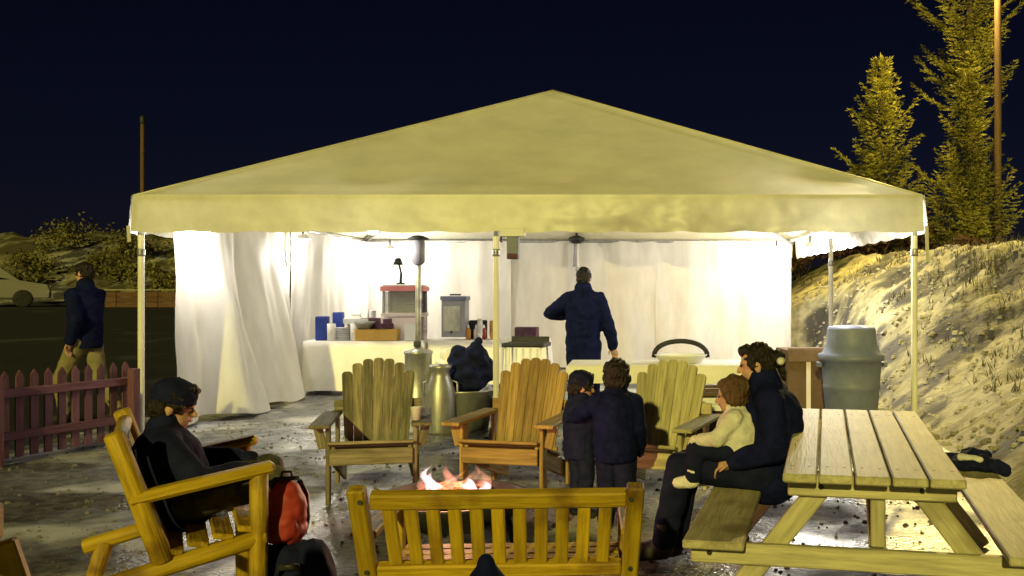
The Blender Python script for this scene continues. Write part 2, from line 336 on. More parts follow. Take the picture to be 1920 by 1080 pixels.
def valance(a, b, k):
    n = int((b - a).length / 0.045); nz_ = 9; vs = []; outn = (b - a).cross(Vector((0, 0, 1))).normalized()
    for j in range(nz_ + 1):
        t = j / nz_
        for i in range(n + 1):
            s = i / n; p = a.lerp(b, s); x = s * (b - a).length
            amp = (0.3 + 1.5 * sm(0.45, 0.62, s)) if k == 0 else 0.6
            o = 0.03 + 0.035 * t + amp * t ** 0.7 * (0.020 * nz(x * 2.3, t * 1.5, k) + 0.016 * nz(x * 5.2, t * 4, k + 4) + 0.010 * nz(x * 9, t * 7, k + 8))
            zb = 0.362 + 0.020 * abs(math.sin(x * 5.2)) + 0.006 * nz(x * 3, k)
            vs.append(p + outn * o + Vector((0, 0, 0.012 - zb * t)) - TO)
    fs = [(j * (n + 1) + i, (j + 1) * (n + 1) + i, (j + 1) * (n + 1) + i + 1, j * (n + 1) + i + 1) for j in range(nz_) for i in range(n)]
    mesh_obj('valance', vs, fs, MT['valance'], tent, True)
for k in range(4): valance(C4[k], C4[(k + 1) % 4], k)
legs = [(TL, TF), (-1.42, TF + .03), (TR, TF), (TL, 13.2), (TR - .03, 13.2), (TL, TB), (TR, TB), (-1.1, TB)]
for (x, y) in legs:
    l = rod(tent, 'leg', Vector((x, y, 0.0)) - TO, Vector((x, y, TE - 0.06)) - TO, 0.031, MT['pole'], seg=14)
    f = box(tent, 'base_plate', Vector((x, y, 0.012)) - TO, (0.2, 0.2, 0.014), MT['steel'])
    rod(tent, 'leg_coupling', Vector((x, y, 1.80)) - TO, Vector((x, y, 1.88)) - TO, 0.039, MT['steel'])
for a, b in (((TL, TF), (TR, TF)), ((TR, TF), (TR, TB)), ((TR, TB), (TL, TB)), ((TL, TB), (TL, TF))):
    rod(tent, 'eave_rail', Vector((*a, TE - 0.05)) - TO, Vector((*b, TE - 0.05)) - TO, 0.03, MT['steel'])
for k in range(4):
    rod(tent, 'rafter', C4[k] + Vector((0, 0, -0.09)) - TO, AP + Vector((0, 0, -0.14)) - TO, 0.03, MT['steel'])
for (x, y, l) in ((TR + .09, TF - .11, 0.36), (TL - .07, TF - .11, 0.16)):
    board(tent, 'tie_strap', Vector((x, y, TE - .3)) - TO, Vector((x + .01, y, TE - .3 - l)) - TO, 0.035, 0.004, MT['valance'], (0, 1, 0), 0.001)

def curtain(name, label, path, ztop, zbot, amp=0.06, freq=7.0, seed=0, bulge=None, nzr=26, hem=0.0):
    """hanging cloth: path = plan points of the top edge; bulge(s) pushes the foot sideways"""
    pts = [Vector((*p, 0)) for p in path]; seg = [(pts[i + 1] - pts[i]).length for i in range(len(pts) - 1)]; T = sum(seg)
    n = int(T / 0.035); vs = []; loc = pts[0].lerp(pts[-1], 0.5)
    for j in range(nzr + 1):
        t = j / nzr
        for i in range(n + 1):
            s = i / n * T; q = s; k = 0
            while k < len(seg) - 1 and q > seg[k]: q -= seg[k]; k += 1
            p = pts[k].lerp(pts[k + 1], q / seg[k]); d = (pts[k + 1] - pts[k]).normalized(); nn = Vector((-d.y, d.x, 0))
            ph = s * freq + 1.6 * nz(s * 0.9, seed) + 0.5 * nz(s * 2, t * 2, seed)
            a = amp * (0.45 + 0.55 * t) * (0.55 + 0.9 * abs(nz(s * 0.8, seed + 3.3)))
            o = a * math.sin(ph) + 0.45 * a * math.sin(2.3 * ph + 1 + 2 * t) + 0.035 * nz(s * 1.6 + t * 1.1, t * 2.2, seed) + 0.015 * nz(s * 5, t * 6, seed) + amp * .5 * nz(s * 1.1 + t * 1.6, t * .8, seed + 6)
            zb = zbot(i / n) if callable(zbot) else zbot
            if bulge: o += bulge(i / n, t)
            vs.append(p + nn * o + Vector((0, 0, ztop + (zb - ztop) * t)) - loc)
    fs = [(j * (n + 1) + i, j * (n + 1) + i + 1, (j + 1) * (n + 1) + i + 1, (j + 1) * (n + 1) + i) for j in range(nzr) for i in range(n)]
    o = mesh_obj(name, vs, fs, MT['curtain'], None, True, loc); return tag(o, label, 'sidewall')
SWG = 'white cloth sidewalls hung in the tent'
def tagg(o): o['group'] = SWG; return o
tagg(curtain('tent_sidewall', 'bunched white sidewall beside the front left tent pole', [(TL + .02, 9.86), (TL + .02, 13.1)], 2.33,
     lambda s: 0.02 + 0.06 * math.sin(s * 9) ** 2, 0.15, 4.6, 2, lambda s, t: -0.42 * t ** 1.5 * math.sin(math.pi * min(1, s * 1.05)) ** 0.8 - 0.10 * t))
tagg(curtain('tent_sidewall', 'white sidewall behind the table with the blue carton', [(TL + .05, 13.25), (TL + .05, 16.85)], 2.33, 0.05, 0.07, 8, 5))
bw = [(-4.9, -2.3, 'white back sidewall panel behind the red topped cabinet', 11), (-2.33, 0.35, 'white back sidewall panel behind the standing man', 14),
      (0.32, 2.74, 'white back sidewall panel at the bright right rear corner', 19)]
for i, (xa, xb, lab, sd_) in enumerate(bw):
    tagg(curtain('tent_sidewall', lab, [(xb, TB - .04 + .03 * (i % 2)), (xa, TB - .04 + .03 * (i % 2))], 2.35, 0.06, 0.075, 4.5, sd_))

# two lamps added for valance glow, the others clamped under the eaves (lit in the photograph)
def work_lamp(loc, yaw, e, label):
    t = thing('work_lamp', label, 'lamp', loc, yaw, 'lit work lamps under the tent eaves')
    rod(t, 'clamp', (0, 0, 0.06), (0, 0, 0.17), 0.014, MT['black'])
    lathe(t, 'shade', [(0.03, 0.07), (0.05, 0.06), (0.10, 0.0), (0.105, -0.004), (0.098, 0.0), (0.045, 0.05)], MT['white_plastic'])
    lathe(t, 'bulb', [(0.0, -0.09), (0.045, -0.078), (0.07, -0.04), (0.06, 0.0), (0.03, 0.04), (0.0, 0.05)], MT['bulb'], seg=18)
    point(t, (0, 0, -0.2), e, (1.0, 0.93, 0.82), 0.06); return t
work_lamp((2.62, 14.2, 2.12), 0, 330, 'lit lamp under the right eave above the grey bin')
work_lamp((2.42, 16.3, 2.16), 0, 65, 'lit lamp by the rear right corner of the tent')
work_lamp((-4.25, 16.0, 2.16), 0, 120, 'lit lamp by the rear left corner above the red topped cabinet')
work_lamp((-4.70, 13.1, 2.18), 0, 38, 'lit lamp beside the left middle tent pole')
work_lamp((-4.72, 10.2, 2.16), 0, 42, 'lit lamp by the front edge of the bunched sidewall')

work_lamp((2.0, 9.85, 2.10), 0, 110, 'added lamp to make the right half of the front valance glow')  # extra lamp, added so that light shows through the valance
work_lamp((-2.80, 9.85, 2.14), 0, 26, 'added lamp to make the front valance glow left of the patio heater')  # added as well, for the glow on the valance farther left

# unlit fittings hung on the front and back rails
t = thing('floodlight', 'grey floodlight with pale cap hung beside front middle tent pole', 'floodlight', W(962, 436, 9.26))
box(t, 'cap', (0, 0, 0.0), (0.24, 0.12, 0.085), MT['white_plastic']); box(t, 'bracket', (-0.115, 0, -0.03), (0.02, 0.10, 0.13), MT['black'])
box(t, 'housing', (0.0, 0, -0.155), (0.115, 0.10, 0.22), MT['grey_plastic']); box(t, 'lens', (0.0, -0.054, -0.235), (0.1, 0.012, 0.05), MT['purple'])
t = thing('hanging_lantern', 'dark unlit lantern hanging from the rear rail above the man', 'lantern', (W(1081, 446, 16.8)))
rod(t, 'hook', (0, 0, 0.0), (0, 0, 0.1), 0.02, MT['black']); lathe(t, 'hood', [(0.02, 0.05), (0.15, 0.0), (0.14, -0.05), (0.08, -0.10), (0.0, -0.11)], MT['black'], seg=14)
rod(t, 'stem', (-0.02, 0, -0.1), (-0.03, 0, -0.52), 0.025, MT['grey_case'], 0.04)

# ------------------------------------------------------------------ furniture
def adirondack(label, wood, loc, yaw):
    t = thing('adirondack_chair', label, 'chair', loc, yaw, 'adirondack chairs round the fire'); m = MT[wood]
    for s in (-1, 1):
        board(t, 'side_rail', (s * .255, -.36, .34), (s * .255, .50, .07), .026, .12, m, (0, 0.3, 1))
        board(t, 'front_leg', (s * .29, -.30, 0), (s * .29, -.30, .53), .10, .028, m, (1, 0, 0))
        board(t, 'arm_post', (s * .29, .30, 0.02), (s * .29, .30, .53), .085, .028, m, (1, 0, 0))
        board(t, 'arm', (s * .335, -.44, .548), (s * .325, .36, .548), .135, .027, m)
        board(t, 'arm_bracket', (s * .325, -.30, .38), (s * .36, -.30, .53), .06, .026, m, (0, 1, 0))
    for i in range(6):
        y = -.385 + i * .092; z = .415 - (y + .36) * .314
        board(t, 'seat_slat', (-.285, y, z), (.285, y, z), .08, .022, m, (0, .31, 1))
    board(t, 'lower_crossbar', (-.25, .17, .27), (.25, .17, .27), .03, .09, m)
    board(t, 'upper_crossbar', (-.32, .345, .60), (.32, .345, .60), .03, .08, m)
    board(t, 'front_apron', (-.275, -.375, .33), (.275, -.375, .33), .024, .11, m)
    for i in range(7):                                   # fan of back slats with rounded tops
        k = i - 3; L = (.745, .737, .705, .64)[abs(k)]; key = ('slat', abs(k), wood)
        if key not in _cache:
            w0, w1 = .0300, .0380; prof = [(0, -w0), (L - .022, -w1), (L - .007, -w1 * .8), (L, -w1 * .4), (L, w1 * .4), (L - .007, w1 * .8), (L - .022, w1), (0, w0)]
            vs = [(x, y, z) for z in (-.011, .011) for (x, y) in prof]; n = len(prof)
            fs = [tuple(range(n))[::-1], tuple(range(n, 2 * n))] + [(a, (a + 1) % n, n + (a + 1) % n, n + a) for a in range(n)]
            me = bpy.data.meshes.new('back_slat'); me.from_pydata(vs, [], fs); me.materials.append(m); _cache[key] = me
        b0 = Vector((k * .064, .148, .255)); b1 = Vector((k * .080, .148 + .30, .255 + .72 * 1.0))
        M, LL = frame(b0, b1, (0, -1, .4)); M.translation = b0
        o = link(bpy.data.objects.new('back_slat', _cache[key]), t); o.matrix_basis = M
    return t
adirondack('weathered grey adirondack chair left of the fire, in front of the white table', 'grey_wood', (-1.90, 6.75, 0), R(12))
adirondack('orange brown adirondack chair behind the fire beside the middle tent pole', 'brown_wood', (-.87, 6.75, 0), R(-12))
adirondack('pale straw coloured adirondack chair between the standing children and the seated woman', 'pale_wood', (.12, 6.6, 0), R(-20))

t = thing('paper_cup', 'white cup standing on the right arm of the grey adirondack chair', 'cup', (-1.545, 6.50, .563)); lathe(t, 'cup_body', [(0, 0), (.028, 0), (.04, .09), (.043, .093), (.037, .088), (.026, .006), (0, .006)], MT['white_plastic'], seg=16); lathe(t, 'drink', [(0, .07), (.034, .07)], MT['dark_brown'], seg=16)
# slatted bench seen from behind
bench = thing('garden_bench', 'golden varnished slatted bench with its back to the viewer', 'bench', (-.487, 3.33, 0), R(3)); bench.scale = (.955, 1, 1); m = MT['golden']
BY = lambda z: -.02 - (z - .42) * .36 if z > .42 else -.02
for s in (-1, 1):
    board(bench, 'back_post', (s * .475, .0, 0), (s * .475, BY(.42), .43), .062, .05, m, (1, 0, 0))
    board(bench, 'upper_post', (s * .475, BY(.42) , .425), (s * .495, BY(.80), .80), .05, .062, m, (1, 0, 0))
    board(bench, 'front_leg', (s * .475, .46, 0), (s * .475, .46, .60), .06, .05, m, (1, 0, 0))
    board(bench, 'arm', (s * .482, BY(.62) + .03, .615), (s * .48, .50, .615), .07, .03, m)
    board(bench, 'seat_rail', (s * .435, .02, .37), (s * .435, .46, .38), .03, .08, m)
board(bench, 'top_rail', (-.448, BY(.755), .755), (.462, BY(.755), .755), .045, .058, m, (0, -.36, 1))
board(bench, 'lower_rail', (-.445, BY(.49), .49), (.445, BY(.49), .49), .042, .05, m, (0, -.36, 1))
for i in range(11):
    x = (i - 5) * .0775
    board(bench, 'back_slat', (x * .97, BY(.512), .512), (x, BY(.727), .727), .047, .02, m, (0, -1, -.36))
for s in (-1, 1):
    for z in (.755, .49): rod(bench, 'bolt', (s * .478, BY(z) - .036, z), (s * .478, BY(z) - .030, z), .009, MT['black'], seg=8)
for i in range(6): board(bench, 'seat_slat', (-.45, .05 + i * .08, .425), (.45, .05 + i * .08, .425), .068, .022, m)
board(bench, 'front_stretcher', (-.45, .46, .36), (.45, .46, .36), .03, .07, m)

# picnic table with two benches
pt = thing('picnic_table', 'pale board picnic table with attached benches at lower right', 'picnic table', (1.122, 4.655, 0), R(-11.4)); m = MT['table_wood']
for i in range(5): board(pt, 'top_board', ((i - 2) * .141, -1.04, .722), ((i - 2) * .141, 1.04, .722), .133, .036, m)
for s in (-1, 1):
    board(pt, 'bench_plank', (s * .63, -1.02, .432), (s * .63, 1.02, .432), .25, .036, m)
for y in (-.86, .80):
    board(pt, 'top_support', (-.335, y, .66), (.335, y, .66), .04, .085, m)
    board(pt, 'seat_support', (-.74, y - .002, .365), (.74, y - .002, .365), .04, .09, m)
    for s in (-1, 1): board(pt, 'trestle_leg', (s * .16, y + .042, .70), (s * .70, y + .042, 0.0), .04, .09, m, (s, 0, .8))
    board(pt, 'upright_brace', (.03, y + .042, .41), (.03, y + .042, .62), .038, .06, m, (1, 0, 0))
for i in range(5):
    for y in (-.86, .80):
        for s in (-1, 1): rod(pt, 'screw', ((i - 2) * .141 + s * .035, y, .7385), ((i - 2) * .141 + s * .035, y, .7415), .007, MT['black'], seg=8)
for s in (-1, 1):
    for x in (.20, .66): rod(pt, 'bolt', (s * x, -.885, .365 if x > .4 else .66), (s * x, -.878, .365 if x > .4 else .66), .012, MT['black'], seg=8)
board(pt, 'diagonal_brace', (.03, -.78, .40), (.03, -.2, .69), .07, .036, m, (0, -1, 1))

# log armchairs
def log_chair(label, loc, yaw):
    t = thing('log_armchair', label, 'armchair', loc, yaw); m = MT['golden']
    for s in (-1, 1):
        y = s * .385
        rod(t, 'front_post', (.24, y, 0), (.24, y, .735), .036, m, wob=.1)
        rod(t, 'back_post', (-.10, y, .42), (-.27, y, .93), .040, m, .038, wob=.1)
        rod(t, 'side_rail', (.27, y, .48), (-.42, y, .33), .034, m, wob=.1)
        rod(t, 'rear_leg', (-.33, y * .98, .345), (-.43, y, 0), .036, m, wob=.1)
        board(t, 'arm', (.30, y, .758), (-.22, y, .672), .085, .045, m, ch=.014)
    for x, z in ((.22, .44), (-.12, .38)): rod(t, 'cross_rail', (x, -.37, z), (x, .37, z), .030, m, wob=.1)
    for i in range(4): board(t, 'seat_slat', (.20 - i * .09, -.40, .515 - i * .019), (.20 - i * .09, .40, .515 - i * .019), .078, .024, m, (.2, 0, 1))
    rod(t, 'back_rail', (-.12, -.36, .48), (-.12, .36, .48), .03, m); rod(t, 'back_rail', (-.255, -.36, .88), (-.255, .36, .88), .03, m)
    for i in range(6): board(t, 'back_slat', (-.125, -.29 + i * .116, .50), (-.25, -.29 + i * .116, .86), .07, .02, m, (1, 0, .4))
    return t
LC = Vector((-1.91, 3.98, 0))
log_chair('golden log armchair at left with a person in dark clothes sitting in it', LC, R(27))
# end of a sawhorse in the bottom left corner
t = thing('sawhorse', 'golden wooden sawhorse leg slanting into the bottom left corner', 'sawhorse', (-1.595, 2.25, 0), R(20))
for y in (-.02, -.75):
    for s in (-1, 1): board(t, 'leg', (s * .05, y, .86), (s * .30, y, 0), .075, .04, MT['golden'], (0, 1, 0))
    board(t, 'leg_brace', (-.17, y + .045, .38), (.17, y + .045, .38), .03, .07, MT['golden'])
board(t, 'beam', (0, .05, .90), (0, -.85, .90), .09, .09, MT['golden'])

# red picket fence
fd = Vector((-.43, -1.09, 0)).normalized(); f0 = Vector((-4.85, 8.90, 0))
fence = thing('picket_fence', 'low faded red picket fence beside the left tent pole', 'fence', f0 + fd * 1.3)
FO = Vector(fence.location)
def fp(s, z, off=0): p = f0 + fd * s; return Vector((p.x, p.y, z)) + Vector((-fd.y, fd.x, 0)) * off - FO
for z in (.24, .60): board(fence, 'rail', fp(0, z), fp(2.6, z), .035, .075, MT['red_paint'])
for s in (0.0, 1.3, 2.6): board(fence, 'post', fp(s, 0, .06), fp(s, .72, .06), .08, .08, MT['red_paint'], fd)
key = 'picket'
vsp = [(-.35, -.035), (.33, -.035), (.385, 0), (.33, .035), (-.35, .035)]
mep = bpy.data.meshes.new('picket'); mep.from_pydata([(x, y, z) for z in (-.01, .01) for x, y in vsp], [],
      [(4, 3, 2, 1, 0), (5, 6, 7, 8, 9)] + [(a, (a + 1) % 5, 5 + (a + 1) % 5, 5 + a) for a in range(5)]); mep.materials.append(MT['red_paint'])
for i in range(21):
    o = link(bpy.data.objects.new('picket', mep), fence); M, L = frame(fp(i * .128 + .02, .05, -.03), fp(i * .128 + .02, .75, -.03), Vector((-fd.y, fd.x, 0)))
    o.matrix_basis = M

# ------------------------------------------------------------------ fire
fire = thing('fire_bowl', 'round dark steel fire bowl between the slatted bench and the adirondack chairs', 'fire bowl', (-1.0, 5.05, 0))
lathe(fire, 'bowl', [(0.0, .20), (.22, .215), (.34, .28), (.385, .36), (.41, .362), (.41, .352), (.35, .265), (.23, .20), (0, .185)], MT['black'])
for k in range(3): a = k * 2.094 + .5; rod(fire, 'leg', (.30 * math.cos(a), .30 * math.sin(a), .27), (.36 * math.cos(a), .36 * math.sin(a), 0), .018, MT['black'])
rl = random.Random(5)
for k in range(6):
    a = k * 1.05 + .3; lg = thing('burning_log', ['charred log leaning at the left of the flames', 'charred log lying in front of the flames', 'charred log at the right of the flames', 'charred log behind the flames on the right', 'charred log behind the flames', 'charred log behind the flames on the left'][k],
                                'log', (-1.0 + .17 * math.cos(a + 2.6), 5.05 + .17 * math.sin(a + 2.6), .335), a, 'logs in the fire bowl')
    rod(lg, 'bark', (-.17, 0, -.03), (.15, 0, .05), .042, MT['bark_log'], wob=.25); rod(lg, 'cut_end', (.148, 0, .0495), (.152, 0, .0505), .036, MT['ember'])
def flame(parent, name, base, h, r, m, seed):
    vs, fs = [], []; n, k = 10, 12
    for j in range(k + 1):
        t = j / k; rr = r * (math.sin(math.pi * min(1, t * .92 + .12)) ** .8) * (1 - t) ** .35; ox = .05 * nz(t * 2.2, seed) * t * 2; oy = .04 * nz(t * 2.2, seed + 9) * t
        for i in range(n): a = 6.2832 * i / n; q = rr * (1 + .35 * nz(math.cos(a) + seed, math.sin(a), t * 3)); vs.append((base[0] + ox + q * math.cos(a), base[1] + oy + q * math.sin(a), base[2] + h * t))
    fs = [(j * n + i, j * n + (i + 1) % n, (j + 1) * n + (i + 1) % n, (j + 1) * n + i) for j in range(k) for i in range(n)]
    return mesh_obj(name, vs, fs, m, parent, True)
fl = thing('camp_fire', 'bright pinkish white flames burning above the slatted bench', 'fire', (-1.0, 5.05, .33))
for i, (x, y, h, r, mm) in enumerate([(-.115, -.04, .225, .042, 'flame_core'), (-.075, -.08, .20, .05, 'flame_core'), (.05, -.05, .135, .05, 'flame_core'), (.10, -.06, .155, .075, 'flame_core'), (.17, -.03, .13, .06, 'flame_core'),
                                   (-.02, .08, .22, .05, 'flame'), (.14, .08, .19, .06, 'flame'), (-.18, .04, .15, .045, 'flame'), (.02, .02, .19, .045, 'flame'), (.06, .12, .20, .05, 'flame')]):
    flame(fl, 'flame', (x, y, 0.0), h * .92, r * .9, MT[mm], i * 3.7)
point(fl, (0, -.02, .24), 40, (1.0, 0.42, 0.24), .12)

# ------------------------------------------------------------------ tables and goods in the tent
def cloth_table(label, x0, x1, y0, y1, drop, seed):
    t = thing('folding_table', label, 'table', ((x0 + x1) / 2, (y0 + y1) / 2, 0)); cx, cy = (x0 + x1) / 2, (y0 + y1) / 2
    w, d = (x1 - x0) / 2, (y1 - y0) / 2
    box(t, 'table_top', (0, 0, .725), (2 * w, 2 * d, .035), MT['white_plastic'])
    for sx in (-1, 1):
        for sy in (-1, 1): rod(t, 'leg', (sx * (w - .15), sy * (d - .08), 0), (sx * (w - .15), sy * (d - .08), .71), .015, MT['steel'])
    per = []; n = 40
    for i in range(n): per.append((-w + 2 * w * i / n, -d))
    for i in range(16): per.append((w, -d + 2 * d * i / 16))
    for i in range(n): per.append((w - 2 * w * i / n, d))
    for i in range(16): per.append((-w, d - 2 * d * i / 16))
    P = len(per); vs = [(0, 0, .752)]; rows = [(.0, .752), (.012, .748)] + [(.02, .745 - drop * k / 8) for k in range(1, 9)]
    for j, (o, z) in enumerate(rows):
        for i, (x, y) in enumerate(per):
            q = max(0, (j - 1) / 8); f = q * (.028 * math.sin(i * .62 + 2 * nz(i * .15, seed)) + .015 * nz(i * .4, q * 2, seed))
            nx, ny = (0, -1) if i < n else (1, 0) if i < n + 16 else (0, 1) if i < 2 * n + 16 else (-1, 0)
            vs.append((x + nx * (o + max(-.012, f) + .03 * q), y + ny * (o + max(-.012, f) + .03 * q), z))
    fs = [(0, 1 + i, 1 + (i + 1) % P) for i in range(P)]
    fs += [(1 + j * P + i, 1 + (j + 1) * P + i, 1 + (j + 1) * P + (i + 1) % P, 1 + j * P + (i + 1) % P) for j in range(len(rows) - 1) for i in range(P)]
    c = mesh_obj('tablecloth', vs, fs, MT['cloth'], None, True, (cx, cy, 0))
    return t, c
t, c = cloth_table('folding table under a white cloth that carries the blue carton', -4.66, -3.02, 13.0, 13.75, .68, 1); tag(c, 'long white cloth on the table with the blue and yellow cartons', 'tablecloth', 'white tablecloths')
t, c = cloth_table('folding table under a white cloth behind the patio heater', -2.95, -1.30, 13.15, 13.85, .60, 4); tag(c, 'white cloth on the table behind the patio heater', 'tablecloth', 'white tablecloths')
t, c = cloth_table('folding table in front of the standing man under a white cloth', -.66, 1.06, 8.85, 9.55, .16, 8); tag(c, 'short white cloth on the table in front of the standing man', 'tablecloth', 'white tablecloths')

def carton(name, label, cat, c, size, m, yaw=0, lid=True):
    t = thing(name, label, cat, (c[0], c[1], c[2]), yaw); box(t, 'body', (0, 0, size[2] / 2), size, MT[m])
    if lid:
        box(t, 'lid_flap', (0, -size[1] * .25 , size[2] + .004), (size[0] * .98, size[1] * .47, .006), MT[m]); box(t, 'lid_flap', (0, size[1] * .25, size[2] + .004), (size[0] * .98, size[1] * .47, .006), MT[m])
    return t
zt = .756
carton('carton', 'royal blue carton at the left end of the white table', 'carton', (-4.46, 13.2, zt), (.17, .22, .33), 'blue', .2)
carton('carton', 'small blue carton behind the tall royal blue one', 'carton', (-4.33, 13.5, zt), (.14, .14, .38), 'blue', .1)
carton('carton', 'flat yellow orange carton on the white table', 'carton', (-3.66, 13.12, zt), (.58, .20, .15), 'yellow', .03)
carton('carton', 'dark flat carton stacked behind the yellow orange one', 'carton', (-3.72, 13.40, zt), (.46, .25, .30), 'purple', -.05)
carton('carton', 'pinkish white carton under the red topped cabinet', 'carton', (-3.38, 13.47, zt), (.56, .40, .31), 'pink_white', 0)
carton('carton', 'white carton at the right end of the left white table', 'carton', (-3.17, 13.14, zt), (.20, .18, .22), 'white_plastic', .1)
t = thing('plate_stack', 'stack of white paper plates beside the royal blue carton', 'plates', (-4.17, 13.22, zt))
for k in range(6): lathe(t, 'plate', [(0, .002 + k * .03), (.09, .004 + k * .03), (.125, .022 + k * .03), (.127, .028 + k * .03), (.09, .012 + k * .03), (0, .010 + k * .03)], MT['white_plastic'], seg=20)
t = thing('paper_bag', 'white paper bag slumped behind the plates', 'bag', (-4.08, 13.52, zt))
lathe(t, 'bag_body', [(0, 0), (.15, .0), (.17, .1), (.16, .24), (.10, .31), (.06, .33)], MT['cloth'], seg=9, smooth=False)
box(t, 'bag_fold', (0, 0, .34), (.13, .05, .05), MT['cloth'])
for i, (x, y, lab) in enumerate(((-4.30, 13.10, 'paper towel roll standing in front of the plates'), (-3.98, 13.12, 'paper towel roll left of the yellow orange carton'))):
    t = thing('paper_roll', lab, 'paper roll', (x, y, zt)); lathe(t, 'sheets', [(.02, 0), (.058, .002), (.058, .235), (.02, .237)], MT['cloth'], seg=20); lathe(t, 'core', [(.022, -.0), (.022, .24), (.018, .24)], MT['cardboard'], seg=14)
for i, (x, y, n, mm, lab) in enumerate(((-3.86, 13.62, 10, 'white_plastic', 'tall stack of white cups behind the dark carton'), (-3.06, 13.40, 8, 'pink_white', 'stack of pinkish cups at the right end of the left table'), (-2.25, 13.3, 7, 'white_plastic', 'stack of white cups right of the grey urn'), (-2.1, 13.45, 6, 'yellow', 'stack of yellow cups right of the white cups'))):
    t = thing('cup_stack', lab, 'cups', (x, y, zt))
    for k in range(n): lathe(t, 'cup', [(.026, k * .035), (.038, k * .035 + .09), (.041, k * .035 + .092), (.041, k * .035 + .085)], MT[mm], seg=14)
t = thing('mixing_bowl', 'steel mixing bowl on top of the yellow orange carton', 'bowl', (-3.84, 13.12, zt + .165)); lathe(t, 'bowl_body', [(0, 0), (.06, 0), (.12, .06), (.14, .10), (.147, .10), (.125, .055), (.06, -.004)], MT['steel'], seg=24)
t = thing('folded_apron', 'folded dark cloth on the yellow orange carton', 'cloth', (-3.55, 13.12, zt + .165), .2)
for k in range(3): box(t, 'fold', (.01 * k, 0, .015 + .024 * k), (.22 - .02 * k, .15, .022), MT['purple'], .05 * k)
carton('carton', 'flat pale carton leaning over the blue cartons', 'carton', (-4.22, 13.52, zt), (.30, .2, .16), 'pink_white', -.3)
carton('carton', 'yellow carton standing behind the paper rolls', 'carton', (-3.95, 13.42, zt), (.2, .16, .22), 'yellow', .25)
carton('carton', 'black plastic case on the table between the grey urn and the cups', 'case', (-2.33, 13.62, zt), (.26, .2, .26), 'black', .15)
carton('carton', 'dark carton at the pole end of the table behind the patio heater', 'carton', (-1.62, 13.62, zt), (.32, .2, .16), 'purple', -.1)
carton('carton', 'flat white carton lying across the plates and the dark carton', 'carton', (-4.02, 13.30, zt + .235), (.34, .24, .06), 'white_plastic', .3)
carton('equipment_case', 'dark equipment case on the floor behind the grey adirondack chair', 'case', (-2.75, 9.9, 0), (.36, .26, .30), 'black', .2)
carton('equipment_case', 'grey equipment case stacked on the dark one behind the adirondack chair', 'case', (-2.74, 9.9, .312), (.32, .24, .22), 'grey_case', .05)
carton('equipment_case', 'navy case on the floor right of the steel tub', 'case', (-1.40, 10.2, 0), (.34, .26, .42), 'navy2', -.15)
t = thing('warming_cabinet', 'food warming cabinet with pinkish red top and glass front', 'warming cabinet', (-3.36, 13.47, zt + .325))
box(t, 'base', (0, 0, .03), (.60, .38, .055), MT['pink_white']); box(t, 'back_panel', (0, .18, .21), (.56, .02, .31), MT['grey_case'])
for sx in (-1, 1):
    for sy in (-1, 1): box(t, 'corner_post', (sx * .265, sy * .165, .21), (.035, .035, .31), MT['grey_case'])
box(t, 'glass_front', (0, -.165, .21), (.49, .006, .30), MT['pane'], ch=.001)
box(t, 'shelf', (0, 0, .17), (.49, .28, .012), MT['steel']); box(t, 'top', (0, 0, .40), (.62, .40, .07), MT['red_gloss']); box(t, 'top_trim', (0, 0, .448), (.56, .34, .025), MT['pink_white'])
t = thing('desk_lamp', 'small black jointed lamp standing on the red topped cabinet', 'lamp', (-3.42, 13.45, zt + .79))
lathe(t, 'base', [(0, 0), (.06, 0), (.06, .02), (0, .03)], MT['black'], seg=16); rod(t, 'lower_arm', (0, 0, .02), (.01, 0, .16), .02, MT['black']); rod(t, 'upper_arm', (.01, 0, .15), (-.02, -.01, .30), .014, MT['black'])
lathe(t, 'shade', [(.02, .10), (.04, .09), (.075, 0), (.07, 0), (.03, .08)], MT['black'], (-.03, -.02, .28), 14)
t = thing('steel_urn', 'tall grey drinks urn on the table behind the patio heater', 'urn', (-2.62, 13.4, zt))
box(t, 'body', (0, 0, .30), (.34, .30, .52), MT['grey_case']); box(t, 'lid', (0, 0, .59), (.37, .33, .06), MT['grey_plastic']); box(t, 'front_panel', (-.02, -.154, .30), (.24, .012, .36), MT['steel'])
rod(t, 'tap', (-.02, -.16, .12), (-.02, -.22, .11), .014, MT['black']); rod(t, 'handle', (-.08, 0, .64), (.08, 0, .64), .012, MT['black'])
for i, (u, mm, lab) in enumerate(((878, 'mustard', 'orange squeeze bottle on the table behind the patio heater'), (893, 'pink_white', 'pale squeeze bottle between the orange and red ones'), (907, 'ketchup', 'red squeeze bottle nearest the middle tent pole'))):
    p = W(u, 640, 13.35); t = thing('squeeze_bottle', lab, 'bottle', (p.x, 13.35, zt), 0, 'squeeze bottles')
    lathe(t, 'bottle_body', [(0, 0), (.036, .002), (.038, .12), (.03, .15), (.014, .16), (.014, .17)], MT[mm], seg=14); lathe(t, 'cap', [(.018, .165), (.018, .185), (.005, .215), (0, .216)], MT['white_plastic'], seg=12)
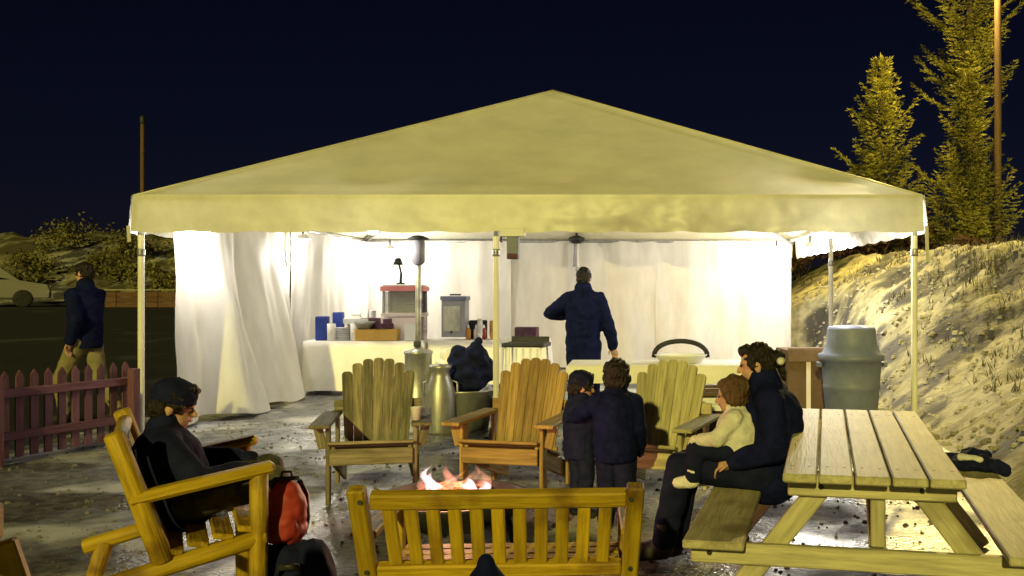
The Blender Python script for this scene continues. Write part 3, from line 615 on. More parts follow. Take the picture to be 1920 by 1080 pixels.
# patio heater
t = thing('patio_heater', 'grey patio heater with cylinder base behind the grey adirondack chair', 'patio heater', (-2.40, 10.2, 0))
lathe(t, 'tank_housing', [(.20, 0), (.20, .03), (.145, .05), (.145, .76), (.155, .77), (.155, .80), (.05, .83), (.04, .86)], MT['steel'])
rod(t, 'stem', (0, 0, .82), (0, 0, 1.76), .032, MT['steel'], seg=14); lathe(t, 'burner', [(.045, 1.74), (.072, 1.77), (.072, 2.0), (.06, 2.01)], MT['grey_case'], seg=18)
lathe(t, 'cap', [(0, 2.03), (.11, 2.015), (.115, 2.03), (.05, 2.06), (0, 2.065)], MT['black'], seg=20); box(t, 'valve_knob', (0, -.05, .88), (.07, .06, .06), MT['black'])
t = thing('gas_bottle', 'pale gas bottle standing beside the patio heater', 'gas bottle', (-2.09, 10.25, 0))
lathe(t, 'bottle_body', [(.10, 0), (.10, .03), (.13, .05), (.15, .10), (.15, .62), (.12, .69), (.05, .72), (.0, .725)], MT['pole']); lathe(t, 'collar', [(.08, .69), (.085, .82), (.078, .82), (.073, .69)], MT['pole'], seg=18); rod(t, 'valve', (0, 0, .71), (0, 0, .80), .022, MT['black'])
t = thing('steel_tub', 'grey steel tub beside the middle tent pole holding dark bags', 'tub', (-1.82, 9.85, 0))
lathe(t, 'tub_body', [(0, .01), (.24, .01), (.30, .40), (.315, .41), (.315, .425), (.29, .42), (.235, .03), (0, .03)], MT['steel'], seg=28)
for sx in (-1, 1): tube(t, 'handle', [(sx * .29, -.07, .34), (sx * .345, -.05, .34), (sx * .345, .05, .34), (sx * .29, .07, .34)], .010, MT['steel'], 6)
t = thing('milk_churn', 'tall dull metal churn right of the gas bottle', 'churn', (-2.02, 9.55, 0))
lathe(t, 'churn_body', [(0, 0), (.14, 0), (.15, .03), (.15, .45), (.10, .58), (.09, .64), (.115, .67), (.115, .70), (0, .71)], MT['steel'], seg=24)
for sx in (-1, 1): tube(t, 'handle', [(sx * .12, 0, .54), (sx * .17, 0, .52), (sx * .175, 0, .42), (sx * .15, 0, .38)], .010, MT['steel'], 6)
# black griddle on a white stand
t = thing('camp_griddle', 'black camp griddle on white stand right of the middle tent pole', 'griddle', (-1.36, 11.4, 0), R(-8))
box(t, 'griddle_top', (0, 0, .80), (.52, .40, .05), MT['black']); board(t, 'lid', (-.24, .19, .84), (.24, .19, .84), .03, .1, MT['black']); rod(t, 'handle', (-.2, -.24, .80), (.2, -.24, .80), .012, MT['black'])
for sx in (-1, 1):
    for sy in (-1, 1): rod(t, 'leg', (sx * .22, sy * .16, .775), (sx * .25, sy * .19, 0), .014, MT['pole'])
for k in range(5): box(t, 'grate_bar', (-.18 + .09 * k, -.17, .66), (.03, .02, .20), MT['pole'])
board(t, 'shelf', (-.24, 0, .36), (.24, 0, .36), .34, .02, MT['pole'])
# serving tray with black arched handle
t = thing('serving_basket', 'low pale basket with black arched handle on the white table', 'basket', (.42, 9.15, .755))
lathe(t, 'tray', [(0, .0), (.20, .0), (.25, .07), (.26, .075), (.26, .085), (.24, .075), (.19, .012), (0, .012)], MT['white_plastic'], seg=28)
tube(t, 'arched_handle', [(.262 * math.cos(math.pi * k / 16), 0, .05 + .16 * math.sin(math.pi * k / 16) ** .8) for k in range(17)], .024, MT['black'])
# crates under that table
for i, (lab, mm, z, h) in enumerate((('dark brown crate at the bottom of the stack below the basket', 'dark_brown', 0, .22), ('plum coloured crate in the middle of the stack below the basket', 'purple', .222, .16), ('white crate on the stack below the basket', 'white_plastic', .384, .13), ('brown crate topmost of the stack below the basket', 'dark_brown', .516, .08))):
    t = thing('crate', lab, 'crate', (.62 + .02 * i, 8.45, z), R(4 * i - 5), 'stacked crates')
    for k in range(2): hh = h / 2 - .012; box(t, 'front_slat', (0, -.15, .006 + hh / 2 + k * (hh + .012)), (.40, .014, hh), MT[mm]); box(t, 'rear_slat', (0, .15, .006 + hh / 2 + k * (hh + .012)), (.40, .014, hh), MT[mm])
    for s in (-1, 1): box(t, 'end_panel', (s * .192, 0, h / 2), (.014, .286, h - .012), MT[mm])
    box(t, 'bottom', (0, 0, .012), (.37, .284, .012), MT[mm])

# bin and crate on the right
t = thing('rubbish_bin', 'large grey lidded rubbish bin beside the right tent pole', 'bin', (2.20, 9.62, 0))
lathe(t, 'bin_body', [(0, .0), (.235, .0), (.245, .02), (.285, .45), (.292, .46), (.292, .49), (.288, .50), (.305, .74), (.325, .745), (.325, .79), (.31, .79)], MT['grey_plastic'], seg=36)
lathe(t, 'lid', [(.335, .765), (.335, .805), (.30, .815), (.255, .92), (.245, 1.06), (.235, 1.085), (.12, 1.10), (0, 1.10)], MT['grey_plastic'], seg=36)
for s in (-1, 1): box(t, 'handle', (s * .335, 0, .70), (.04, .14, .05), MT['grey_plastic'])
t = thing('cardboard_box', 'tall brown cardboard box between the woman and the grey bin', 'box', (1.84, 10.3, 0), R(6))
box(t, 'box_body', (0, 0, .41), (.52, .50, .82), MT['cardboard'])
board(t, 'flap', (-.26, -.25, .83), (.26, -.25, .83), .006, .02, MT['cardboard']); board(t, 'flap', (-.25, -.262, .76), (.25, -.272, .76), .005, .13, MT['cardboard']); board(t, 'tape', (-.03, -.2535, .10), (-.03, -.2535, .70), .05, .003, MT['pink_white'], (0, 1, 0), .001)

# ------------------------------------------------------------------ bags
import numpy as np
def _ico(n):
    bm = bmesh.new(); bmesh.ops.create_icosphere(bm, subdivisions=n, radius=1.0); bm.verts.ensure_lookup_table()
    v = np.array([tuple(x.co) for x in bm.verts]); f = np.array([[x.index for x in p.verts] for p in bm.faces]); bm.free(); return v, f
ICO = _ico(3)
_queue = []; HEM = {}
def soft(par, name, prims, m, voxel, fold=0.0, fs=9.0, it=4, seed=0.0, loc=None):
    """union of ellipsoids and tapered capsules, remeshed into one continuous skin"""
    V, Fq, Ft, nv = [], [], [], 0
    for p in prims:
        if p[0] == 'e':
            a = ICO[0] * np.array(p[2])
            if len(p) > 3: a = a @ np.array(p[3]).T
            V.append(a + np.array(p[1])); Ft.append(ICO[1] + nv); nv += len(a)
        else:
            a, b, r0, r1 = Vector(p[1]), Vector(p[2]), p[3], p[4]; M, L = frame(a, b); SG_, K = 18, 5
            rings = [(-L / 2 - r0 * math.cos(k * math.pi / 2 / K), max(1e-4, r0 * math.sin(k * math.pi / 2 / K))) for k in range(K + 1)]
            rings += [(L / 2 + r1 * math.sin(k * math.pi / 2 / K), max(1e-4, r1 * math.cos(k * math.pi / 2 / K))) for k in range(K + 1)]
            t = np.arange(SG_) * 2 * math.pi / SG_
            pts = np.concatenate([np.stack([np.full(SG_, x), r * np.cos(t), r * np.sin(t)], 1) for x, r in rings])
            M3 = np.array(M.to_3x3()); V.append(pts @ M3.T + np.array(M.translation)); n = len(rings)
            k, i = np.meshgrid(np.arange(n - 1), np.arange(SG_), indexing='ij'); k, i = k.ravel(), i.ravel(); j = (i + 1) % SG_
            Fq.append(np.stack([k * SG_ + i, k * SG_ + j, (k + 1) * SG_ + j, (k + 1) * SG_ + i], 1) + nv)
            Fq_end = [tuple(nv + x for x in range(SG_))[::-1], tuple(nv + (n - 1) * SG_ + x for x in range(SG_))]; Ft.append(Fq_end); nv += len(pts)
    faces = []
    for f in Fq + Ft: faces += [tuple(int(y) for y in x) for x in f]
    me = bpy.data.meshes.new(name); me.from_pydata(np.concatenate(V).tolist(), [], faces); me.materials.append(m)
    o = bpy.data.objects.new(name, me); COL.objects.link(o)
    if par is not None: o.parent = par
    if loc is not None: o.location = loc
    if voxel:
        rm = o.modifiers.new('r', 'REMESH'); rm.mode = 'VOXEL'; rm.voxel_size = voxel; rm.use_smooth_shade = True
        q = o.modifiers.new('s', 'SMOOTH'); q.iterations = it; q.factor = 0.5
        _queue.append((o, m, fold, fs, seed))
    else: me.polygons.foreach_set('use_smooth', [True] * len(me.polygons))
    return o
def flush_soft():
    dg = bpy.context.evaluated_depsgraph_get(); new = []
    for (o, m, fold, fs, seed) in _queue: new.append(bpy.data.meshes.new_from_object(o.evaluated_get(dg)))
    for (o, m, fold, fs, seed), m2 in zip(_queue, new):
        old = o.data; o.modifiers.clear(); o.data = m2; bpy.data.meshes.remove(old); m2.name = o.name
        m2.materials.clear(); m2.materials.append(m)
        if fold:
            n = len(m2.vertices); co = np.empty(n * 3, 'f'); no = np.empty(n * 3, 'f')
            m2.vertices.foreach_get('co', co); m2.vertices.foreach_get('normal', no); co = co.reshape(-1, 3); no = no.reshape(-1, 3)
            d = np.array([nz(c[0] * fs + seed, c[1] * fs, c[2] * fs * 1.5) + .5 * nz(c[0] * fs * 2.3, c[1] * fs * 2.3 + seed, c[2] * fs * 2.3) for c in co.tolist()])
            m2.vertices.foreach_set('co', (co + no * (fold * d)[:, None]).ravel().astype('f'))
        if o.name in HEM:
            zh = HEM[o.name]
            for v in m2.vertices:
                if v.co.z < zh: v.co.z = zh - .25 * (zh - v.co.z) * .2
        if o.name.startswith('hair') and 'band' not in o.name:
            for v in m2.vertices: c = v.co; v.co = c + v.normal * .007 * (nz(c.x * 70, c.y * 70, c.z * 14) + .6 * nz(c.x * 130, c.y * 130, c.z * 20))
        m2.polygons.foreach_set('use_smooth', [True] * len(m2.polygons)); m2.update()
    _queue.clear()

p = W(536, 1000, 3.92)
t = thing('backpack', 'red backpack standing on a dark bag beside the log armchair', 'backpack', (p.x, 3.92, .40), R(8)); t.scale = (.85, .85, .85)
soft(t, 'pack_body', [('e', (0, 0, .16), (.10, .09, .17)), ('e', (-.03, 0, .08), (.07, .08, .09)), ('e', (.03, 0, .08), (.07, .08, .09)), ('e', (0, -.06, .10), (.07, .05, .08))], MT['red_nylon'], .009, .008, 14)
tube(t, 'carry_loop', [(-.03, .02, .32), (-.02, .02, .355), (.02, .02, .355), (.03, .02, .32)], .007, MT['black'], 6)
for s in (-1, 1): tube(t, 'shoulder_strap', [(s * .05, .07, .30), (s * .075, .115, .22), (s * .08, .11, .10), (s * .07, .07, .03)], .014, MT['black'], 6)
soft(t, 'side_piping', [('c', (-.10, -.01, .05), (-.105, -.01, .22), .012, .012), ('c', (-.105, -.01, .22), (-.05, -.01, .325), .012, .012), ('c', (-.05, -.01, .325), (.06, -.01, .33), .012, .012)], MT['black'], .006)
for nm, lab, lc_, mm, sc in (('rubbish_bag', 'blue black bag bulging out of the steel tub', (-1.80, 9.85, .34), 'navy2', 1.25), ('rubbish_bag', 'plum coloured bag to the right of the middle tent pole', (-1.27, 9.75, 0), 'purple', 1.15), ('shoulder_bag', 'small navy bag on the ground left of the brown adirondack chair', (-1.13, 7.45, 0), 'navy', .9)):
    t = thing(nm, lab, 'bag', lc_); t.scale = (sc, sc, sc)
    soft(t, 'bag_body', [('e', (0, 0, .19), (.18, .16, .20)), ('e', (-.07, .02, .30), (.11, .10, .13)), ('e', (.08, -.02, .33), (.10, .10, .13)), ('e', (.10, .04, .22), (.12, .12, .14))] if nm == 'rubbish_bag' else [('e', (0, 0, .14), (.10, .09, .15)), ('e', (0, -.03, .26), (.075, .07, .09))], MT[mm], .010, .03, 9)
    if nm == 'rubbish_bag': soft(t, 'tied_neck', [('c', (.06, 0, .43), (.10, -.02, .47), .022, .035)], MT[mm], .008, .01, 20)
    else: tube(t, 'strap', [(-.06, 0, .30), (-.05, -.02, .40), (.0, -.03, .44), (.05, -.02, .40), (.06, 0, .30)], .010, MT['black'], 6)
t = thing('duffel_bag', 'dark navy duffel bag on the ground under the red backpack', 'bag', (p.x + .045, 3.90, 0), R(10)); t.scale = (.62, .8, 1.45)
soft(t, 'bag_body', [('c', (-.13, 0, .15), (.13, 0, .15), .14, .14), ('e', (.16, -.02, .12), (.10, .13, .12)), ('e', (-.15, 0, .12), (.10, .13, .12))], MT['navy2'], .011, .014, 10)
tube(t, 'handle', [(-.08, -.12, .2), (-.06, -.165, .24), (.06, -.165, .24), (.08, -.12, .2)], .010, MT['black'], 6)

# ------------------------------------------------------------------ people
def person(name, label, loc, yaw, J, s=1.0, hs=1.0, look=(0, 1, 0), up=(0, 0, 1), top='navy', bottom='dark_jeans', hair='hair_dark', hairstyle='short',
           thick=1.0, vox=.009, gloves=None, boots='boot', coat_drop=.12, collar=True, hood=False, hat=None, fold=.010):
    t = thing(name, label, 'person', loc, yaw); g = {k: Vector(v) for k, v in J.items()}
    q = s * thick
    f = Vector(look).normalized(); r = f.cross(Vector(up)).normalized(); u = r.cross(f)
    HM = Matrix((r, f, u)).transposed(); hc = g['head']
    def H(x, y, z): return hc + HM @ (Vector((x, y, z)) * hs)
    def he(x, y, z, a, b, c): return ('e', H(x, y, z), (a * hs, b * hs, c * hs), HM)
    B = [he(0, -.008, .028, .073, .092, .090), he(0, .022, -.050, .056, .064, .062), he(0, .040, -.085, .030, .036, .026), ('c', H(0, .082, .012), H(0, .104, -.026), .010 * hs, .014 * hs),
         he(.075, -.010, -.012, .011, .021, .032), he(-.075, -.010, -.012, .011, .021, .032), he(.030, .075, .024, .024, .018, .009), he(-.030, .075, .024, .024, .018, .009),
         ('c', g['neck'], H(0, -.018, -.055), .052 * q, .048 * hs), ('c', g['pelvis'], g['chest'], .115 * q, .125 * q), ('c', g['chest'], g['neck'], .115 * q, .055 * q)]
    Jk, Tr = [], []
    Jk += [('c', g['pelvis'] + Vector((0, 0, -coat_drop * s)), g['chest'], .150 * q, .155 * q), ('c', g['chest'], g['neck'], .145 * q, .075 * q)]
    for sd_ in 'lr':
        sh, el, wr, hp, kn, an, toe = (g[k + sd_] for k in ('sh', 'el', 'wr', 'hip', 'kn', 'an', 'toe'))
        B += [('c', g['chest'].lerp(g['neck'], .6), sh, .06 * q, .055 * q), ('c', sh, el, .046 * q, .036 * q), ('c', el, wr, .036 * q, .025 * q),
              ('c', hp, kn, .075 * q, .05 * q), ('c', kn, an, .048 * q, .032 * q), ('c', an, toe, .034 * q, .028 * q)]
        d = (wr - el).normalized(); side = g.get('palm' + sd_, d.cross(Vector((0, 0, 1))) if abs(d.z) < .9 else Vector((1, 0, 0))); side = (side - d * side.dot(d)).normalized(); nn = d.cross(side)
        hd = []; hz = .18 * s * (1.0 if s > .75 else .9)
        hd.append(('c', wr, wr + d * hz * .42, .024 * q, .026 * q))
        for k in range(4): a0 = wr + d * hz * .22 + side * (k - 1.5) * .013 * s; hd.append(('c', a0, wr + d * hz * .48 + side * (k - 1.5) * .021 * s, .012 * s, .012 * s))
        for k, L in enumerate((.42, .50, .47, .36)):
            b0 = wr + d * hz * .48 + side * (k - 1.5) * .021 * s; b1 = b0 + (d * .85 + nn * .45) * L * hz * .55; b2 = b1 + (d * .5 + nn * .85) * L * hz * .48
            hd += [('c', b0, b1, .0085 * s, .008 * s), ('c', b1, b2, .008 * s, .007 * s)]
        th0 = wr + d * hz * .14 - side * .022 * s; th1 = th0 + (d * .6 - side * .75 + nn * .25) * hz * .26; th2 = th1 + (d * .85 - side * .1 + nn * .4) * hz * .2
        hd += [('c', th0, th1, .011 * s, .010 * s), ('c', th1, th2, .010 * s, .008 * s)]
        if gloves: soft(t, 'glove', [(*h[:3], h[3] * 1.25, h[4] * 1.25) for h in hd], MT[gloves], .0055 * max(s, .7)); 
        B += hd
        Jk += [('c', g['chest'].lerp(g['neck'], .7), sh, .085 * q, .066 * q), ('c', g['neck'], sh, .062 * q, .056 * q), ('c', sh, el, .068 * q, .058 * q), ('c', el, el.lerp(wr, .96), .060 * q, .046 * q)]
        hw = .125 * q
        Tr += [('c', hp, kn, .094 * q, .070 * q), ('c', kn, kn.lerp(an, .93), .068 * q, .058 * q), ('c', hp, g['pelvis'], .095 * q, .105 * q)]
        bt = [('c', an.lerp(kn, .28), an, .060 * q, .052 * q), ('c', an + Vector((0, 0, -.012 * s)), toe, .050 * q, .044 * q)]
        soft(t, 'boot', bt, MT[boots], .010, .003, 12)
    soft(t, 'body', B, MT['skin'], vox * .75 if not gloves else vox, 0, it=3)
    if collar: Jk.append(('c', g['neck'] + Vector((0, 0, -.02 * s)), g['neck'] + (hc - g['neck']) * .28, .085 * q, .078 * q))
    if hood: Jk += [he(0, -.03, .03, .098, .105, .11), he(0, -.05, .09, .06, .07, .075), he(0, -.06, .15, .03, .035, .045)]
    jo = soft(t, 'jacket', Jk, MT[top], vox, fold * s, 9 / s, 4, hc.x * 7)
    if g['knl'].z < g['pelvis'].z * .7: HEM[jo.name] = g['pelvis'].z - coat_drop * s - .06 * q          # standing: straight hem
    soft(t, 'trousers', Tr, MT[bottom], vox, fold * .8 * s, 9 / s, 4, hc.y * 5)
    for sx in (-1, 1): e = soft(t, 'eye', [he(sx * .030, .084, .008, .010, .007, .005)], MT['eye'], 0)
    soft(t, 'mouth', [he(0, .088, -.052, .020, .007, .006)], MT['lips'], 0)
    hr = [he(0, -.022, .040, .082, .092, .092), he(0, -.055, -.01, .074, .06, .075), he(0, .045, .088, .055, .045, .035), he(.06, .0, .03, .026, .05, .06), he(-.06, .0, .03, .026, .05, .06)]
    if hairstyle == 'bun': hr += [he(0, -.125, .03, .045, .045, .045), ('c', H(0, -.135, .02), H(0, -.155, -.10), .030 * hs, .016 * hs), he(0, -.06, -.03, .06, .05, .06)]
    if hairstyle == 'bushy': hr += [he(0, -.03, .05, .098, .105, .098), he(.05, -.03, .0, .05, .07, .08), he(-.05, -.03, .0, .05, .07, .08)]
    if hair: soft(t, 'hair', hr, MT[hair], .0045, .010 * hs, 26)
    if hat: soft(t, 'hat', [he(0, -.012, .062, .090, .105, .078), he(0, -.012, .03, .093, .108, .030)], MT[hat], .007, .003, 20)
    return t

def standing(h, arms=None, stride=0.0, hs=1.0):
    k = h / 1.75; ch = (1 - hs) if hs < 1 else 0
    J = dict(pelvis=(0, 0, .95), chest=(0, .0, 1.26), neck=(0, -.015, 1.47), head=(0, .02, 1.635),
             shl=(-.175, 0, 1.40), shr=(.175, 0, 1.40), hipl=(-.085, 0, .90), hipr=(.085, 0, .90),
             knl=(-.10, .03 + stride, .49), knr=(.10, .03 - stride * .6, .49), anl=(-.11, -.02 + stride * .9, .085), anr=(.11, -.02 - stride * 1.6, .085 + abs(stride) * .25),
             toel=(-.125, .13 + stride * .9, .048), toer=(.125, .12 - stride * 1.6, .05),
             ell=(-.25, -.03, 1.13), elr=(.25, -.03, 1.13), wrl=(-.25, .08, .90), wrr=(.25, .08, .90))
    J.update(arms or {}); return {a: Vector(b) * k for a, b in J.items()}

# cook seen from behind, left elbow out
p = W(1094, 600, 10.35)
person('person', 'man in navy jacket seen from behind in the tent, left elbow raised', (p.x, 10.35, 0), R(-4),
       standing(1.70, dict(ell=(-.40, .10, 1.24), wrl=(-.16, .34, 1.20), elr=(.285, .0, 1.10), wrr=(.33, .10, .86))), .995, .98, (0.05, 1, -.25), top='navy', thick=1.28, vox=.011, hairstyle='short', coat_drop=.22, fold=.014)
# two children by the fire
p = W(1155, 800, 5.72)
person('person', 'child in navy snowsuit with bushy dark hair, standing behind the bench', (p.x, 5.72, 0), R(-8),
       standing(1.0, dict(ell=(-.34, .10, 1.26), wrl=(-.52, .26, 1.16), elr=(.24, -.02, 1.10), wrr=(.24, .12, .90), head=(0, .02, 1.62), shl=(-.19, 0, 1.36), shr=(.19, 0, 1.36), neck=(0, 0, 1.43))), .60, .84, (-.25, 1, -.1), top='navy', bottom='navy2', hair='hair_dark', hairstyle='bushy', thick=1.55, vox=.008, gloves='navy2', coat_drop=.1)
p = W(1088, 800, 6.02)
person('person', 'small child in dark knitted hat left of the bushy haired child', (p.x, 6.02, 0), R(-55),
       standing(.92, dict(ell=(-.28, .08, 1.14), wrl=(-.2, .30, 1.1), elr=(.30, .10, 1.16), wrr=(.42, .30, 1.2), head=(0, .02, 1.60), shl=(-.18, 0, 1.36), shr=(.18, 0, 1.36), neck=(0, 0, 1.42))), .55, .80, (.25, 1, -.15), top='navy2', bottom='dark_jeans', hair='hair_dark', hat='navy2', thick=1.35, vox=.008, gloves='white_fleece')
# hooded child close to the camera, only the hood shows
p = W(915, 1035, 1.95)
person('person', 'child in pointed dark hood at the bottom edge in front of the bench', (p.x, 1.95, 0), R(0),
       standing(.86, dict(head=(0, .02, 1.58), neck=(0, 0, 1.42), shl=(-.18, 0, 1.36), shr=(.18, 0, 1.36))), .52, .74, (0, 1, -.1), top='navy', bottom='navy2', hair=None, hood=True, thick=1.35, vox=.008, gloves='navy2')
# woman on the picnic bench with a toddler on her lap; she faces left and a little away
wl = Vector((.70, 4.86, 0)); wy = R(90 - 14)          # local +Y points to the left of the picture
woman = person('person', 'woman in navy jacket with tied dark hair sitting on the picnic bench', wl, wy,
       dict(pelvis=(0, .02, .56), chest=(0, .01, .80), neck=(0, .03, .965), head=(0, .085, 1.075), shl=(-.155, .0, .905), shr=(.155, .0, .905),
            hipl=(-.085, .05, .535), hipr=(.085, .05, .535), knl=(-.10, .47, .545), knr=(.09, .46, .53), anl=(-.11, .56, .12), anr=(.08, .54, .085), toel=(-.12, .69, .09), toer=(.08, .68, .05),
            ell=(-.235, -.04, .68), elr=(.22, .06, .70), wrl=(-.19, .17, .60), wrr=(.10, .27, .66)), .86, .90, (-.10, 1, -.12), top='navy', bottom='navy2', hairstyle='bun', thick=1.30, vox=.009, coat_drop=.05)
soft(woman, 'hair_band', [('c', (-.03, -.045, 1.10), (.03, -.045, 1.10), .022, .022)], MT['white_fleece'], .006)
def L2W(base, yaw, v): return Vector(base) + Matrix.Rotation(yaw, 3, 'Z') @ Vector(v)
tod = L2W(wl, wy, (-.10, .185, -.045))
person('person', 'toddler with brown hair in white fleece on the woman\'s lap', tod, wy,
       dict(pelvis=(0, .0, .70), chest=(0, -.02, .80), neck=(0, -.01, .885), head=(0, .015, .965), shl=(-.085, -.01, .86), shr=(.085, -.01, .86), hipl=(-.05, .02, .69), hipr=(.05, .02, .69),
            knl=(-.065, .19, .70), knr=(.065, .18, .69), anl=(-.07, .20, .54), anr=(.075, .17, .52), toel=(-.07, .28, .52), toer=(.08, .25, .50), ell=(-.12, .07, .76), elr=(.125, .05, .745), wrl=(-.09, .16, .75), wrr=(.10, .14, .72)),
       .52, .76, (-.1, 1, -.1), top='white_fleece', bottom='navy2', hair='hair_brown', hairstyle='bushy', boots='white_fleece', thick=1.4, vox=.007, gloves='white_fleece', coat_drop=.03)
# person in the log armchair, local +X of the chair is forward: yaw turned so +Y is forward
py_ = R(27 - 90)
person('person', 'person in dark clothes slouched in the log armchair', LC, py_,
       dict(pelvis=(0, -.03, .60), chest=(0, -.09, .76), neck=(0, -.10, .875), head=(0, -.06, .975), shl=(-.15, -.09, .83), shr=(.15, -.09, .83), hipl=(-.09, .0, .59), hipr=(.09, .0, .59),
            knl=(-.13, .33, .66), knr=(.06, .33, .64), anl=(-.13, .40, .28), anr=(.06, .40, .26), toel=(-.13, .51, .24), toer=(.06, .51, .22), ell=(-.25, .02, .70), elr=(.25, .02, .70), wrl=(-.16, .20, .71), wrr=(.12, .21, .70)),
       .80, .88, (0.1, 1, -.25), top='navy2', bottom='camo', hair='hair_dark', hat='navy2', thick=1.15, vox=.009, gloves='navy2', coat_drop=.03)
# walker beyond the fence
p = W(160, 600, 10.3)
person('person', 'person in dark jacket and khaki trousers walking behind the red fence', (p.x, 10.3, 0), R(75),
       standing(1.76, dict(ell=(-.24, -.12, 1.14), wrl=(-.22, -.02, .90), elr=(.24, .10, 1.14), wrr=(.22, .26, .98)), .20), 1.0, .98, (0, 1, -.15), top='navy', bottom='khaki', thick=1.15, vox=.012, coat_drop=.06)

# dark jacket and gloves left on the far end of the right picnic bench
bp = L2W((1.122, 4.655, 0), R(-11.4), (.63, .80, .452))
t = thing('jacket', 'dark jacket dropped on the right hand picnic bench', 'jacket', bp, R(-15))
soft(t, 'coat', [('e', (0, 0, .035), (.13, .14, .045)), ('c', (-.08, .05, .04), (-.19, .13, .03), .04, .03), ('c', (.05, -.06, .05), (.17, -.12, .02), .045, .035), ('e', (.03, .05, .06), (.09, .08, .05))], MT['navy2'], .008, .016, 16)
soft(t, 'lining', [('c', (-.06, -.06, .07), (.04, -.11, .07), .022, .018)], MT['white_fleece'], .007, .004, 20)

flush_soft()

# ------------------------------------------------------------------ trees and scrub
def spruce(name, label, loc, h, r, seed, z0=.06, crown_top=1.0):
    rg = random.Random(seed); t = thing(name, label, 'tree', loc)
    tube(t, 'trunk', [(.05 * math.sin(k), .04 * math.cos(k * 1.3), h * k / 8) for k in range(9)], [max(.015, .018 * h * (1 - k / 8.2)) for k in range(9)], MT['bark'], 8)
    vs, fs, bv, bf = [], [], [], []
    z = z0 * h
    while z < h * .985:
        q = z / h; L0 = r * (1 - q) ** .8 * (.75 + .5 * rg.random()); nb = 5 + int(3 * rg.random()); a0 = rg.random() * 6.3
        for k in range(nb):
            if rg.random() < .18: continue
            a = a0 + 6.283 * k / nb + rg.uniform(-.3, .3); L = max(.16, L0 * rg.uniform(.45, 1.3)); up_ = rg.uniform(.25, .65) + .5 * q
            d = Vector((math.cos(a), math.sin(a), 0)); side = Vector((-d.y, d.x, 0)); n = max(4, int(L / .075)); prev = None
            for i in range(1, n + 1):
                s = i / n; c = Vector((0, 0, z)) + d * (L * s) + Vector((0, 0, L * (up_ * s - .35 * s * (1 - s) + .10 * s * s)))
                tw = .24 * L * (1 - s) ** .7 + .12
                for sg in (-1, 1):
                    dirn = (d * rg.uniform(.4, .9) + side * sg * rg.uniform(.5, 1.0) + Vector((0, 0, rg.uniform(-.15, .4)))).normalized()
                    ntf = 4 + int(tw / .035)
                    for kk in range(ntf):
                        o = c + dirn * tw * (kk / ntf) * rg.uniform(.6, 1.1); w = rg.uniform(.010, .020); ln = rg.uniform(.07, .14)
                        dd = (dirn + Vector((rg.uniform(-.7, .7), rg.uniform(-.7, .7), rg.uniform(-.2, .7)))).normalized(); pp = dd.cross(Vector((rg.uniform(-1, 1), rg.uniform(-1, 1), rg.uniform(-1, 1)))).normalized()
                        b = len(vs); vs += [o - pp * w * .5, o + dd * ln * .45 - pp * w, o + dd * ln, o + dd * ln * .45 + pp * w, ]; fs.append((b, b + 1, b + 2, b + 3))
        z += h * rg.uniform(.026, .045)
    for k in range(40):
        o = Vector((0, 0, h * (1 - .05 * rg.random()))); dd = Vector((rg.uniform(-.4, .4), rg.uniform(-.4, .4), 1)).normalized(); pp = dd.cross(Vector((rg.random(), rg.random(), 0))).normalized(); b = len(vs)
        vs += [o, o + dd * .08 - pp * .02, o + dd * .17, o + dd * .08 + pp * .02]; fs.append((b, b + 1, b + 2, b + 3))
    mesh_obj('crown', vs, fs, MT['needle'], t); return t
def gz(x, y): return max(ground_z(x, y), bank_z(x, y)) if x > 1.9 else ground_z(x, y)
def plant_at(u, d): x = (u - CX) / F * d; return Vector((x, d, gz(x, d) - .05))
def height_to(v, base): return HC - (v - CY) / F * base.y - base.z
b = plant_at(1652, 24.0); spruce('spruce_tree', 'young spruce standing just beyond the right slope of the tent roof', b, height_to(108, b), 1.25, 21)
b = plant_at(1815, 22.5); spruce('spruce_tree', 'dense young spruce to the left of the tall light pole', b, height_to(140, b), 1.2, 35)
b = plant_at(1822, 28.0); spruce('tall_pine', 'tall spruce whose lit lower branches show at the top right', b, 12.5, 2.5, 44, z0=.37)

def shrub(name, label, loc, rx, rz, leaf, n, m, seed, group):
    rg = random.Random(seed); t = thing(name, label, 'shrub', loc, 0, group); vs, fs, sv, sf = [], [], [], []
    cl = [(Vector((rg.gauss(0, .42) * rx, rg.gauss(0, .42) * rx, rz * rg.uniform(.25, .95))), rg.uniform(.18, .42) * rx) for _ in range(14)]
    for i in range(n):
        c, rr = rg.choice(cl); o = c + Vector((rg.gauss(0, .55), rg.gauss(0, .55), rg.gauss(0, .5))) * rr
        if o.z < .02: o.z = rg.uniform(.02, .3)
        dd = Vector((rg.gauss(0, 1), rg.gauss(0, 1), rg.gauss(.3, .8))).normalized(); pp = dd.cross(Vector((rg.gauss(0, 1), rg.gauss(0, 1), rg.gauss(0, 1)))).normalized(); L = leaf * rg.uniform(.6, 1.4); b = len(vs)
        vs += [o, o + dd * L * .5 - pp * L * .3, o + dd * L, o + dd * L * .5 + pp * L * .3]; fs.append((b, b + 1, b + 2, b + 3))
    mesh_obj('foliage', vs, fs, m, t)
    for c, rr in cl[:7]: tube(t, 'stem', [(c.x * .1, c.y * .1, -.05), (c.x * .5, c.y * .5, c.z * .5), tuple(c)], [.02, .014, .006], MT['bark'], 5)
    return t
SG = 'scrub on the hillside at left'
